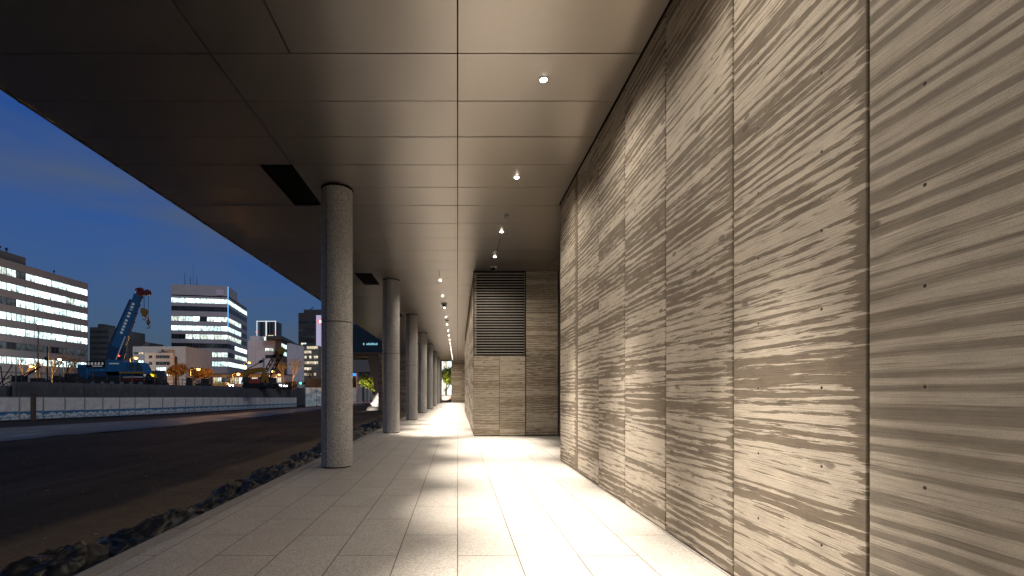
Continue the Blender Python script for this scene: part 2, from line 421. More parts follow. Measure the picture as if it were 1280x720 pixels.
# far end
fe = thing('end_wall', 'pale concrete wall closing the far end of the walkway', 'wall', (2, 60, 0))
ex = XA(564, 60)
for a, b in ((ex, .55), (.55, 1.9), (1.9, 4.0)):
    for z0, z1 in ((0.02, 2.0), (2.0, 3.9), (3.9, CEIL)):
        m = MB(); m.box(a+.006, 60, z0+.006, b-.006, 60.12, z1-.006); m.build('panel', M_board_x, fe, at=((a+b)/2, 60, z0))
m = MB(); m.box(ex+.01, 60.05, 0, 4, 60.4, CEIL); m.build('core', M_plaster, fe)
m = MB(); m.box(3.9, 34, 0, 4.2, 60, CEIL); m.build('return_wall', M_board_side, fe)
pr = thing('end_pier', 'slim pale pier left of the opening at the walkway far end', 'pier', (XA(551,60), 60, 0))
m = MB(); m.box(XA(549.3,60), 59.9, .0, XA(552.4,60), 60.3, CEIL-.01); m.build('shaft', M_plaster, pr)
m = MB(); m.box(XA(549.3,60)-.02, 59.88, .0, XA(552.4,60)+.02, 60.32, .12); m.build('plinth', M_kerb, pr)
hd = tag(MB().box(XA(540,60), 60.0, CEIL-.12, ex-.01, 60.2, CEIL+.3).build('opening_beam', M_darkmetal), 'dark beam over the bright opening at the walkway far end', 'beam')

# left concrete wall seen between the second and third columns
lw = thing('side_wall', 'lit board-marked concrete wall seen between the second and third columns', 'wall', (-5.5, 40, 0))
for a, b in ((-6.9, -5.75), (-5.75, -4.42)):
    for z0, z1 in ((-.2, 1.6), (1.6, 3.2), (3.2, 4.72)):
        m = MB(); m.box(a+.005, 40, z0+.005, b-.005, 40.15, z1-.005); m.build('panel', M_board_xd, lw, at=((a+b)/2, 40, z0))
m = MB(); m.box(-6.88, 40.08, -.3, -4.45, 46, 4.7); m.build('core', M_plaster, lw)

# columns
CX, CR = -2.41, .305
def column():
    t = thing('granite_column', '', 'column', (CX, 9.2, 0), 'round granite columns along the kerb')
    zj = 2.86
    m = MB(); m.lathe((CX,9.2,0), [(CR-.03,0),(CR-.03,.022)], 48); m.build('base_joint', M_black, t, smooth=True)
    for nm, a, b in (('lower_drum', .022, zj-.006), ('upper_drum', zj+.006, CEIL-.035)):
        m = MB()                        # two curved cladding shells with open seams
        for s0, s1 in ((243, 423-3), (423, 603-3)):
            vs = []; fs = []; n = 40
            for k in range(n+1):
                th = R(s0 + (s1-s0)*k/n)
                for r, z in ((CR-.03,a),(CR,a+.004),(CR,b-.004),(CR-.03,b)): vs.append((CX+r*math.cos(th), 9.2+r*math.sin(th), z))
            for k in range(n):
                for j in range(3): fs.append((k*4+j, (k+1)*4+j, (k+1)*4+j+1, k*4+j+1))
            m._add(vs, fs, 0)
        d = m.build(nm, M_gran, t, smooth=True)
        d.modifiers.new('split', 'EDGE_SPLIT').split_angle = R(35)
    m = MB(); m.lathe((CX,9.2,0), [(CR-.022,.04),(CR-.022,CEIL)], 48); m.build('core', M_black, t, smooth=True)
    m = MB(); m.lathe((CX,9.2,0), [(CR+.010,CEIL-.022),(CR+.010,CEIL-.002)], 48); o = m.build('collar', M_black, t, smooth=True); o.modifiers.new('split','EDGE_SPLIT')
    return t
col0 = column()
for k in range(7):
    c = col0 if k == 0 else copy_tree(col0)
    c.location = (CX, 9.2 + 7.5*k, 0)
    c['label'] = ['nearest and tallest round granite column, speckled grey with one ring joint', 'second round granite column from the camera along the kerb', 'third round granite column from the camera, beside the lit side wall',
                  'fourth round granite column from the camera along the kerb', 'fifth round granite column from the camera along the kerb', 'sixth round granite column from the camera along the kerb', 'farthest round granite column, partly hidden near the bright opening'][k]

# downlights
WARM = (1.0, .89, .765)
def downlight():
    t = thing('downlight', '', 'downlight', (0,0,CEIL), 'recessed ceiling downlights')
    m = MB(); prof = [(.052,-.001),(.052,.0),(.064,.0),(.064,-.005),(.054,-.008),(.048,-.004),(.048,-.001)]
    m.lathe((0,0,CEIL), [(.060,-.002),(.060,-.006),(.052,-.011),(.047,-.006)], 28); o = m.build('trim', M_steel, t, smooth=True)
    m = MB(); m.lathe((0,0,CEIL), [(.042,-.013),(.038,-.018),(.025,-.021)], 24); m.build('lens', M_lens, t, smooth=True)
    lamp('beam', 'SPOT', P_BEAM, WARM, (0,0,CEIL-.05), t, .03, spot_size=R(BEAM_DEG), spot_blend=1.0)
    lamp('wide_beam', 'SPOT', P_WIDE, WARM, (0,0,CEIL-.05), t, .03, spot_size=R(66), spot_blend=1.0)
    lamp('spill', 'SPOT', P_SPILL, WARM, (0,0,CEIL-.05), t, .03, spot_size=R(150), spot_blend=1.0)
    return t
P_BEAM, BEAM_DEG, P_WIDE, P_SPILL = 5300, 41, 250, 190
dl = downlight()
rowA = [.3, 3.22, 5.94, 8.65, 11.6, 13.75]
rowB = [16.7 + 2.75*k for k in range(16)]
named = {5.94: 'nearest and largest glowing downlight, near the streaky concrete wall', 8.65: 'second glowing downlight from the camera in the row near the wall',
         11.6: 'third glowing downlight, ahead of the dim spotlight near the wall', 13.75: 'glowing downlight just in front of the slatted louvre',
         3.22: 'downlight overhead between the camera and the nearest glowing downlight', .3: 'downlight almost directly above the camera position'}
for i, (x, y) in enumerate([(1.11, y) for y in rowA] + [(-.63, y) for y in rowB]):
    o = dl if i == 0 else copy_tree(dl)
    o.location = (x, y, CEIL)
    o['label'] = named.get(y) or '%s downlight in the far row past the louvred block' % ORD[i-len(rowA)]
# dim spotlight, camera dome, sensors
t = thing('unlit_spotlight', 'dim unlit ceiling spotlight between the second and third glowing downlights', 'spotlight', (1.11,10.48,CEIL))
m = MB(); m.lathe((1.11,10.48,CEIL), [(.075,-.002),(.075,-.012),(.06,-.02)], 24); m.build('trim', M_white, t, smooth=True)
m = MB(); m.lathe((1.11,10.48,CEIL), [(.055,-.021),(.05,-.06),(.035,-.075)], 24); m.build('lens', M_steel, t, smooth=True)
def dome(x, y, lab, r=.085):
    t = thing('dome_camera', lab, 'security camera', (x,y,CEIL))
    m = MB(); m.lathe((x,y,CEIL), [(r*1.35,-.002),(r*1.35,-.03),(r*1.15,-.045)], 28); m.build('housing', M_white, t, smooth=True)
    m = MB(); m.lathe((x,y,CEIL), [(r,-.046),(r*.95,-.075),(r*.7,-.105),(r*.3,-.122)], 24); m.build('bubble', plain('smoked_dome', (.01,.01,.012), .1), t, smooth=True)
dome(1.15, 14.9, 'white ceiling dome camera with black bubble just above the louvre')
dome(-.62, 21.2, 'small dark dome camera among the far row of downlights', .11)
t = thing('smoke_detector', 'small round smoke detector on the ceiling in the far downlight row', 'detector', (-.6,26.2,CEIL))
m = MB(); m.lathe((-.6,26.2,CEIL), [(.10,-.002),(.10,-.03),(.06,-.05)], 24); m.build('housing', M_darkmetal, t, smooth=True)

# ------------------------------------------------------------------ crumpled black sheeting along the kerb
def plastic():
    t = NT('black_plastic_sheet'); p = t.obj()
    a = t.noise(p, 9, 5, .6, .8); b = t.noise(p, 30, 3, .6)
    c = t.mix(a, (.002,.002,.0025), (.006,.006,.007))
    return t.bsdf(c, t.math('ADD', .36, t.math('MULTIPLY', b, .3)), normal=t.bump(t.math('ADD', a, t.math('MULTIPLY', b, .3)), .25, .03), spec=.38)
M_plast = plastic()
def ridge(p, s, o):
    q = Vector((p[0]*s+o, p[1]*s-o, p[2]*s)); v = 0; a = 1
    for k in range(4):
        v += a*(1-abs(noise.noise(q))*2.2); q *= 2.1; a *= .5
    return v
def gz(x, y):
    zf = -.83 - .016*(min(max(y, 20), 100) - 34.8)
    t = min(max((-3.2 - x)/30, 0), 1)
    return -.2 + (zf + .2)*t
def bundle(x, y, lx, ly, h, seed, lab):
    m = MB(); n, k = 64, 48; vs = []; fs = []
    rb = random.Random(seed); ang = rb.uniform(-.5, .5)
    for i in range(n+1):
        for j in range(k+1):
            u = -1 + 2*i/n; v = -1 + 2*j/k
            q = (u*lx, v*ly, 0)
            rr = math.hypot(u, v)
            fall = max(0, 1 - rr*rr)**.6 if rr < 1 else 0
            qa = (q[0]*2.6+q[1]*.8, q[1]*.8, 0)
            hgt = .8*h*fall*(.12 + .30*ridge(qa, 1.5, seed*7.3)) + .035*fall*ridge(qa, 2.6, seed*3.1) + .02*(1-fall)*(noise.noise(Vector((u*5, v*5, seed)))) 
            px = u*lx*(1+.18*noise.noise(Vector((v*2, seed, u*2)))); py = v*ly*(1+.22*noise.noise(Vector((u*2, v*2, seed+5))))
            px += .10*hgt/h*noise.noise(Vector((u*4, v*4, seed+9))) * 2
            X = x + px*math.cos(ang) - py*math.sin(ang); Y = y + px*math.sin(ang) + py*math.cos(ang)
            X = min(X, -3.13)
            vs.append((X, Y, gz(X, Y) + .02 + max(hgt, -.01)))
    for i in range(n):
        for j in range(k): fs.append((i*(k+1)+j, (i+1)*(k+1)+j, (i+1)*(k+1)+j+1, i*(k+1)+j+1))
    m._add(vs, fs, 0)
    o = m.build('plastic_bundle', M_plast, smooth=True, at=(x, y, gz(x, y)))
    s = o.modifiers.new('thickness', 'SOLIDIFY'); s.thickness = .008
    tag(o, lab, 'plastic sheet', 'crumpled black plastic heaps along the kerb')
bl = [(-3.75, 4.35, 0.40, .42, .42), (-3.62, 5.0, 0.32, .5, .22), (-3.52, 5.75, 0.36, .6, .33), (-3.45, 6.65, 0.29, .55, .30), (-3.56, 7.45, 0.36, .6, .42), (-3.50, 8.35, 0.32, .5, .28), (-3.70, 9.15, 0.43, .55, .36),
      (-3.65, 10.1, 0.43, .6, .32), (-3.70, 11.2, 0.47, .7, .38), (-3.65, 12.4, 0.43, .7, .30), (-3.80, 13.7, 0.50, .8, .40), (-3.75, 15.2, 0.50, .8, .33), (-3.80, 16.8, 0.54, .9, .42), (-3.90, 18.6, 0.58, 1.0, .36), (-3.90, 20.6, 0.58, 1.1, .42), (-4.00, 23.0, 0.65, 1.3, .4), (-4.10, 25.8, 0.72, 1.5, .42)]
for i, (x, y, lx, ly, h) in enumerate(bl):
    lab = 'crumpled black plastic heap with a tall peak, nearest the camera beside the kerb' if i == 0 else ('farthest crumpled black plastic heap in the row along the kerb' if i == len(bl)-1 else '%s crumpled black plastic heap from the camera along the kerb' % ORD[i])
    bundle(x, y, lx, ly, h, i+1, lab)
m = MB(); vs = []; fs = []; n = 260
for i in range(n+1):
    y = 2.6 + 24*i/n
    for j in range(11):
        u = j/10; x = -3.115 - u*(.62 + .22*noise.noise(Vector((y*.8, 2, 0))))
        z = gz(x, y) + .03 + .10*(1-u)*(.6+.4*noise.noise(Vector((y*1.3, 5, 0)))) + .05*noise.noise(Vector((x*5, y*3.2, 1))) + .03*noise.noise(Vector((x*14, y*8, 1)))
        vs.append((x, y, max(z, gz(x, y)+.006)))
for i in range(n):
    for j in range(10): fs.append((i*11+j, (i+1)*11+j, (i+1)*11+j+1, i*11+j+1))
m._add(vs, fs, 0)
tag(m.build('plastic_strip', M_plast, smooth=True, at=(-3.4, 10, -.2)), 'long wrinkled black plastic strip lying flat against the kerb under the heaps', 'plastic sheet')

# ------------------------------------------------------------------ ground
def dirt():
    t = NT('dark_dirt'); p = t.pos(); P = t.xyz(p)
    a = t.noise(p, .35, 5, .6); b = t.noise(p, 3.5, 5, .65); g = t.noise(p, 22, 4, .65)
    c = t.mix(t.step(a, .3, .7), (.016,.0135,.011), (.032,.027,.021))
    c = t.mix(t.math('MULTIPLY', t.step(g, .35, .75), .5), c, (.075,.064,.05))
    tr = t.noise(t.comb(t.math('MULTIPLY', P[0], 1.9), t.math('MULTIPLY', P[1], .07), 0.0), 1, 4, .6)
    c = t.mix(t.math('MULTIPLY', t.step(tr, .52, .66), .55), c, (.062,.056,.048))
    c = t.mix(t.math('MULTIPLY', t.math('MULTIPLY', t.step(tr, .47, .36), t.step(b, .4, .6)), .7), c, (.008,.007,.006))
    # warm light spill along the kerb, painted in as a sandy strip
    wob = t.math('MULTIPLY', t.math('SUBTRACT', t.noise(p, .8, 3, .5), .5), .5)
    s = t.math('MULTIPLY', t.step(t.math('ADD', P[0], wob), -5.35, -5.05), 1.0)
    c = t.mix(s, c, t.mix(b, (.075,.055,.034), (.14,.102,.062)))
    vo = t.n('ShaderNodeTexVoronoi'); t.set(vo.inputs['Vector'], p); vo.inputs['Scale'].default_value = 7
    st = t.math('MULTIPLY', t.step(vo.outputs['Distance'], .20, .14), t.step(t.xyz(vo.outputs['Color'])[1], .90, .93))
    c = t.mix(st, c, (.30,.29,.27))
    h = t.math('ADD', t.math('MULTIPLY', b, .6), t.math('ADD', t.math('MULTIPLY', g, .3), t.math('MULTIPLY', st, .5)))
    return t.bsdf(c, .92, normal=t.bump(h, 1.0, .08), spec=.2)
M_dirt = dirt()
xs = [-900, -500, -300, -180, -110, -70, -50, -42] + [-38.2 + .6*k for k in range(59)] + [-2.9, 5, 40, 200, 700]
ysl = [-80, -40, -20, -10, -4] + [.6*k for k in range(1, 70)] + [43 + 2*k for k in range(40)] + [140, 200, 300, 500, 900, 1600]
xs = sorted(set(round(x, 3) for x in xs))
m = MB(); vs = []; fs = []
for y in ysl:
    for x in xs:
        z = gz(x, y)
        if x > -3.05: z = -.32
        elif -17 < x < -4.3 and 0 < y < 45: z += .06*noise.noise(Vector((x*.5, y*.35, 0))) + .03*noise.noise(Vector((x*1.6, y*1.1, 3)))
        vs.append((x, y, z))
nx = len(xs)
for j in range(len(ysl)-1):
    for i in range(nx-1): fs.append((j*nx+i, j*nx+i+1, (j+1)*nx+i+1, (j+1)*nx+i))
m._add(vs, fs, 0)
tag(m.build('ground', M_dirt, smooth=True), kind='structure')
# haul road
def road_mat():
    t = NT('wet_concrete_road'); p = t.pos(); a = t.noise(p, .5, 5, .6); b = t.noise(p, 9, 4, .6)
    c = t.mix(a, (.085,.083,.08), (.18,.175,.165)); c = t.mix(t.math('MULTIPLY', b, .3), c, (.06,.055,.05))
    return t.bsdf(c, t.ramp(a, [(.35,.50),(.65,.8)]), normal=t.bump(b, .2, .02))
near = [(-19.5,5),(-18.5,12),(-17,17),(-15.2,26),(-15,40),(-16,80),(-18,110)]
far = [(-26.5,5),(-25.8,14),(-25,22),(-21,34),(-20.6,60),(-22,90),(-24,110)]
m = MB(); vs = []; fs = []
def lerp_pl(pl, y):
    for (xa, ya), (xb, yb) in zip(pl, pl[1:]):
        if ya <= y <= yb: return xa + (xb-xa)*(y-ya)/(yb-ya)
    return pl[-1][0]
N = 150
for i in range(N+1):
    y = 5 + 105*i/N; a, b = lerp_pl(near, y) + .45*noise.noise(Vector((y*.35,1,0))) + .2*noise.noise(Vector((y*1.3,4,0))), lerp_pl(far, y)
    for j in range(13):
        x = a + (b-a)*j/12; vs.append((x, y, gz(x, y) + (.012 if j == 0 else .07)))
for i in range(N):
    for j in range(12): fs.append((i*13+j, (i+1)*13+j, (i+1)*13+j+1, i*13+j+1))
m._add(vs, fs, 0)
tag(m.build('road', road_mat(), smooth=True), kind='structure')
SITE = 1.9
m = MB(); m.box(-900, 30, -4, -38.25, 1200, SITE); tag(m.build('site_ground', M_dirt), kind='structure')
# ------------------------------------------------------------------ fences of the building site
def guard_mat():
    t = NT('printed_guard_panel'); O = t.xyz(t.obj()); p = t.obj(); r = t.rnd()
    q = t.comb(t.math('ADD', O[0], t.math('ADD', O[1], t.math('MULTIPLY', r, 9))), 0.0, O[2])
    w = t.noise(t.comb(t.math('MULTIPLY', t.xyz(q)[0], 2.6), 0.0, t.math('MULTIPLY', O[2], 2.4)), 1, 3, .5, .6)
    top = t.step(O[2], .655, .645)
    blue = t.mix(t.step(O[2], .25, .6), (.12,.30,.42), (.02,.16,.34))
    zw = t.math('ADD', O[2], t.math('MULTIPLY', t.math('SUBTRACT', w, .5), .75))
    cloud = t.math('MULTIPLY', t.step(zw, .43, .41), t.math('MAXIMUM', t.step(zw, .20, .23), t.step(zw, .12, .10)))
    low = t.mix(cloud, blue, (.60,.62,.62))
    cr = t.noise(p, 2.2, 3, .6, 1.0); cr2 = t.noise(p, 6, 3, .5)
    sheet = t.mix(t.step(cr, .35, .7), (.62,.60,.56), (.76,.74,.70))
    c = t.mix(top, sheet, low); c = t.mix(t.math('MULTIPLY', t.step(cr2, .5, .8), .3), c, (.25,.23,.2))
    return t.bsdf(c, .5, normal=t.bump(t.math('ADD', cr, t.math('MULTIPLY', cr2, .3)), .9, .10), spec=.4)
M_guard = guard_mat()
M_post = plain('rusty_post', (.09,.06,.04), .8)
fence = [Vector((-34.85, 30.6)), Vector((-34.4, 34.8)), Vector((-31.8, 53)), Vector((-31.4, 90))]
def along(pl, s):
    for a, b in zip(pl, pl[1:]):
        L = (b-a).length
        if s <= L: return a + (b-a)*s/L, (b-a).normalized()
        s -= L
    return None, None
i = 0; s = 0
while True:
    a, d = along(fence, s); b, _ = along(fence, s+1.76)
    if a is None or b is None: break
    z = gz(a.x, a.y) + .10
    mid = (a+b)/2; zb = gz(b.x, b.y) + .10
    lab = ('white guard panel with blue wave print, cut off by the left edge of the photo' if i == 0 else
           'farthest white guard panel with blue wave print at the end of the row' if False else
           '%s white guard panel with blue wave print counting from the left' % ORD[min(i, len(ORD)-1)])
    t = thing('guard_panel', lab, 'barrier panel', (mid.x, mid.y, z), 'white guard panels with a blue wave print')
    nrm = Vector((d.y, -d.x))
    m = MB(); nn = 12; vs = []; fs = []
    for k in range(nn+1):
        for j in range(13):
            q = a + (b-a)*(.02 + .96*k/nn); bul = .035*math.sin(math.pi*k/nn)*math.sin(math.pi*j/12)*noise.noise(Vector((i*3.3, k*.35, j*.4)))*2
            vs.append((q.x + nrm.x*bul, q.y + nrm.y*bul, z + (zb-z)*k/nn + .04 + 1.72*j/12))
    for k in range(nn):
        for j in range(12): fs.append((k*13+j, (k+1)*13+j, (k+1)*13+j+1, k*13+j+1))
    m._add(vs, fs, 0); m.build('sheet', M_guard, t, smooth=True)
    m = MB(); w = .05
    P0 = Vector((a.x, a.y, z)); P1 = Vector((b.x, b.y, zb)); U = Vector((0,0,1.8)); off = Vector((-nrm.x*.03, -nrm.y*.03, 0))
    for e0, e1 in ((P0, P0+U), (P1, P1+U), (P0, P1), (P0+U, P1+U)): m.tube(e0+off, e1+off, .024, n=6)
    m.build('frame', M_steel, t)
    i += 1; s += 1.8
bp = W(37.8, 489, 36.6); x = along(fence, 6.3)[0]
pz = gz(-34.2, 36.4)
pp = thing('timber_post', 'thick brown post standing between the first white guard panels', 'post', (x.x+.12, x.y, pz))
m = MB(); m.box(x.x+.02, x.y-.16, pz-.2, x.x+.26, x.y+.10, pz+2.05); m.build('shaft', M_post, pp, bevel=.02)
m = MB(); m.box(x.x, x.y-.18, pz+2.05, x.x+.28, x.y+.12, pz+2.10); m.build('cap', M_darkmetal, pp)

def sheet_mat(nm, c0, c1):
    t = NT(nm); P = t.xyz(t.pos()); p = t.pos()
    fold = t.noise(t.comb(t.math('MULTIPLY', P[1], 1.1), t.math('MULTIPLY', P[0], 1.1), t.math('MULTIPLY', P[2], .5)), 1, 4, .6, 1.2)
    seam = t.step(t.math('ABSOLUTE', t.math('SUBTRACT', t.math('FRACT', t.math('DIVIDE', P[1], 3.6)), .5)), .482, .49)
    c = t.mix(t.step(fold, .3, .7), c0, c1); c = t.mix(t.math('MULTIPLY', seam, .5), c, (.02,.02,.02))
    return t.bsdf(c, .7, normal=t.bump(fold, .7, .2), spec=.25)
M_tarp = sheet_mat('grey_site_sheet', (.075,.072,.072), (.115,.112,.112))
def tarp_wall(y0, y1, top, lab, x=-38.0):
    t = thing('site_sheet_wall', lab, 'sheet wall', (x, (y0+y1)/2, -1.5))
    m = MB(); vs = []; fs = []; n = int((y1-y0)/.4)
    for k in range(n+1):
        y = y0 + (y1-y0)*k/n
        for j in range(9):
            u = j/8; vs.append((x + .07*noise.noise(Vector((y*.9, u*3, 1))), y, -2.4 + (top+2.4)*u + (.05*noise.noise(Vector((y*.35, 0, 4))) if j == 8 else 0)))
    for k in range(n):
        for j in range(8): fs.append((k*9+j, k*9+j+1, (k+1)*9+j+1, (k+1)*9+j))
    m._add(vs, fs, 0); o = m.build('sheet', M_tarp, t, smooth=True)
    o.modifiers.new('thickness', 'SOLIDIFY').thickness = .02
    m = MB(); y = y0
    while y <= y1: m.tube((x-.12, y, -2), (x-.12, y, top+.10), .03, n=6); y += 1.8
    m.tube((x-.10, y0, top-.03), (x-.10, y1, top-.03), .03, n=6)
    m.build('frame', M_darkmetal, t)
tarp_wall(39.2, 117, 2.32, 'long dark grey sheeted wall behind the row of white guard panels')
tarp_wall(30, 39.0, 1.98, 'lower dark grey sheeted wall at the left edge of the photo')

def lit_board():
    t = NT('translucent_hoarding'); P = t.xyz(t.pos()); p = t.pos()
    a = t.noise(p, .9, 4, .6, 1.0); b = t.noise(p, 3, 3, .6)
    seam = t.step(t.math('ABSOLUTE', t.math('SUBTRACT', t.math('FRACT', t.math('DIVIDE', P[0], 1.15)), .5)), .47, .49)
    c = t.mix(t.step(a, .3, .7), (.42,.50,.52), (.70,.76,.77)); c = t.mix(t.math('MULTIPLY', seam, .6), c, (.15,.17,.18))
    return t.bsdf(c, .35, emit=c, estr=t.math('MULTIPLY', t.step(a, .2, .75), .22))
lh = thing('tall_hoarding', 'tall hoarding of glossy pale panels under a dark band beside the nearest column', 'hoarding', (-27, 100, -1.8))
m = MB(); m.box(XA(381.5,100), 100, -2.2, -21.5, 100.12, ZA(484.5,100)); m.build('panels', lit_board(), lh)
m = MB(); m.box(XA(382.5,100), 100.0, ZA(484.3,100), -21.5, 100.4, ZA(473.5,100)); m.build('upper_band', plain('dark_band', (.05,.045,.04), .8), lh)
m = MB()
for k in range(9): m.tube((XA(382,100)+1.2*k, 99.95, -2), (XA(382,100)+1.2*k, 99.95, ZA(485,100)), .03, n=6)
m.build('posts', M_darkmetal, lh)

# pipe fence and scaffold clutter on top of the raised site
pf = thing('pipe_fence', 'dark pipe railing with posts along the top of the grey sheeted wall', 'fence', (-38.9, 75, SITE))
y = 31.0
while y < 117:
    MB().tube((-38.9, y, SITE), (-38.9, y, 3.3+.25*math.sin(y*3)), .035, n=6).build('post', M_darkmetal, pf, at=(-38.9,y,SITE)); y += 2.0
m = MB()
for z in (2.6, 3.15): m.tube((-38.86, 31, z), (-38.86, 117, z), .028, n=6)
m.build('rails', M_darkmetal, pf)
rs = random.Random(11)
for i, (px, py, Y, n, lab) in enumerate([(18,470,48,9,'stack of dark scaffold tubes and frames at the far left of the site'), (82,474,52,7,'low pile of dark scaffold frames in front of the big lit office block'),
                                         (245,476,72,8,'dark stack of site materials below the orange lit trees'), (362,474,100,8,'dark stack of site materials near the traffic signals')]):
    b = W(px, py, Y); b.z = SITE
    t = thing('scaffold_stack', lab, 'site materials', b)
    m = MB()
    for k in range(n): m.tube(b + Vector((rs.uniform(-2.4,2.4), rs.uniform(-.5,.5), 0)), b + Vector((rs.uniform(-2.4,2.4), rs.uniform(-.5,.5), rs.uniform(1.0,2.6))), .05, n=6)
    m.build('tubes', M_darkmetal, t)
    m = MB()
    for k in range(5):
        x = rs.uniform(-2.2,1.2); z0 = 0; w = rs.uniform(.8,1.6)
        m.box(b.x+x, b.y+.6+k*.3, b.z+z0, b.x+x+w, b.y+.85+k*.3, b.z+rs.uniform(.7,1.9))
    m.build('pallets', plain('dark_timber', (.03,.026,.022), .85), t)

# ------------------------------------------------------------------ window materials
def win_lit(nm, c0, c1, s0, s1):
    """lit room behind glass: pale ceiling lights, darker furniture low down"""
    t = NT(nm); O = t.xyz(t.obj()); r = t.rnd()
    k = t.math('MULTIPLY', r, 50)
    u = t.math('ADD', t.math('ADD', O[0], O[1]), k)
    a = t.noise(t.comb(t.math('MULTIPLY', u, .9), t.math('MULTIPLY', O[2], .8), k), 1, 3, .6)
    low = t.noise(t.comb(t.math('MULTIPLY', u, 1.6), t.math('MULTIPLY', O[2], .5), k), 1, 2, .5)
    furn = t.math('MULTIPLY', t.step(O[2], .1, -.6), t.step(low, .50, .60))
    c = t.mix(r, c0, c1)
    st = t.math('MULTIPLY', t.math('ADD', s0, t.math('MULTIPLY', t.step(a, .3, .7), s1 - s0)), t.math('SUBTRACT', 1.0, t.math('MULTIPLY', furn, .7)))
    st = t.math('MULTIPLY', st, t.math('ADD', .6, t.math('MULTIPLY', r, .6)))
    return t.bsdf((.02,.025,.03), .1, emit=c, estr=st)
G_white = win_lit('lit_window_white', (.72,1,.98), (.78,1,1), .5, 3.6)
G_soft = win_lit('lit_window_soft', (.85,.95,.80), (.8,1,.98), .3, 1.8)
G_warm = win_lit('lit_window_warm', (1,.80,.50), (1,.88,.66), .35, 1.3)
G_dim = win_lit('dim_window', (.5,.55,.5), (.35,.45,.55), .03, .14)
def dark_glass():
    t = NT('dark_window'); a = t.rnd()
    return t.bsdf(t.mix(a, (.012,.014,.017), (.04,.045,.05)), .12, spec=.6)
G_dark = dark_glass()
G_blind = plain('window_blind', (.20,.19,.18), .7)
M_mull = plain('window_frame', (.10,.10,.105), .45, .4)
def facade(nm, c, panel=3.0, var=.12):
    t = NT(nm); P = t.xyz(t.pos()); p = t.pos()
    a = t.noise(p, .25, 4, .6); b = t.noise(p, 1.6, 4, .65)
    u = t.math('ADD', P[0], t.math('MULTIPLY', P[1], .73))
    j = t.math('MAXIMUM', t.step(t.math('FRACT', t.math('DIVIDE', u, panel)), .03, .02), 0.0)
    st = t.noise(t.comb(t.math('MULTIPLY', u, 1.3), 0.0, t.math('MULTIPLY', P[2], .12)), 1, 3, .6)
    f = t.math('ADD', t.math('MULTIPLY', a, .5), t.math('MULTIPLY', b, .5))
    cc = t.mix(t.step(f, .3, .7), tuple(x*(1-var) for x in c), tuple(x*(1+var) for x in c))
    cc = t.mix(t.math('MULTIPLY', t.step(st, .5, .75), .22), cc, tuple(x*.55 for x in c))
    cc = t.mix(t.math('MULTIPLY', j, .45), cc, tuple(x*.4 for x in c))
    return t.bsdf(cc, .75, spec=.3)
M_roofdark = plain('roof_plant', (.06,.06,.065), .7)

def building(nm, lab, poly, z0, z1, bands, faces, mat, inset=.35, cat='office building', extra=None):
    """stacked spandrels round a dark core; window units sit in the bands of the faces listed as {edge: (n, fn)}"""
    cx = sum(p[0] for p in poly)/len(poly); cy = sum(p[1] for p in poly)/len(poly)
    t = thing(nm, lab, cat, (cx, cy, z0))
    def shrink(d): return [(p[0] + (cx-p[0])*d/max(1e-3, math.hypot(p[0]-cx, p[1]-cy))*1.4, p[1] + (cy-p[1])*d/max(1e-3, math.hypot(p[0]-cx, p[1]-cy))*1.4) for p in poly]
    m = MB(); prev = z0
    for a, b in bands:
        m.prism(poly, prev, a, 0); prev = b
    m.prism(poly, prev, z1, 0)
    # solid faces between the bands on edges without windows
    for e in range(len(poly)):
        if e in faces: continue
        p, q = Vector(poly[e]), Vector(poly[(e+1) % len(poly)]); d = (q-p).normalized(); nn = Vector((d.y, -d.x)); w = .2
        for a, b in bands: m.prism([tuple(p - nn*w), tuple(p - nn*.001), tuple(q - nn*.001), tuple(q - nn*w)], a, b, 0)
    m.build('wall', mat, t)
    c = MB(); c.prism(shrink(inset+.25), z0, z1-.05, 0); c.build('core', M_black, t)
    for e, (n, fn) in faces.items():
        p, q = Vector(poly[e]), Vector(poly[(e+1) % len(poly)]); d = (q-p).normalized(); nn = Vector((d.y, -d.x)); L = (q-p).length
        for bi, (a, b) in enumerate(bands):
            for k in range(n):
                g = fn(bi, k)
                if g is None: continue
                s0, s1 = L*k/n, L*(k+1)/n
                w = MB(); fr = .07; dep = inset*.45
                def pt(s, z, o): v = p + d*s - nn*o; return (v.x, v.y, z)
                for (u0, u1, v0, v1) in ((s0+.01, s0+fr, a, b), (s1-fr, s1-.01, a, b), (s0+fr, s1-fr, a, a+fr), (s0+fr, s1-fr, b-fr, b), ((s0+s1)/2-.03, (s0+s1)/2+.03, a+fr, b-fr)):
                    o0, o1 = dep*.5, dep+.06
                    vs = [pt(u0,v0,o0), pt(u1,v0,o0), pt(u1,v1,o0), pt(u0,v1,o0), pt(u0,v0,o1), pt(u1,v0,o1), pt(u1,v1,o1), pt(u0,v1,o1)]
                    w._add(vs, [(0,1,2,3), (4,7,6,5), (0,4,5,1), (1,5,6,2), (2,6,7,3), (3,7,4,0)], 0)
                w.quad(pt(s0+fr,a+fr,dep), pt(s1-fr,a+fr,dep), pt(s1-fr,b-fr,dep), pt(s0+fr,b-fr,dep), 1)
                o = w.build('window', [M_mull, g], t, at=pt((s0+s1)/2, (a+b)/2, dep))
    return t
rw = random.Random(5)

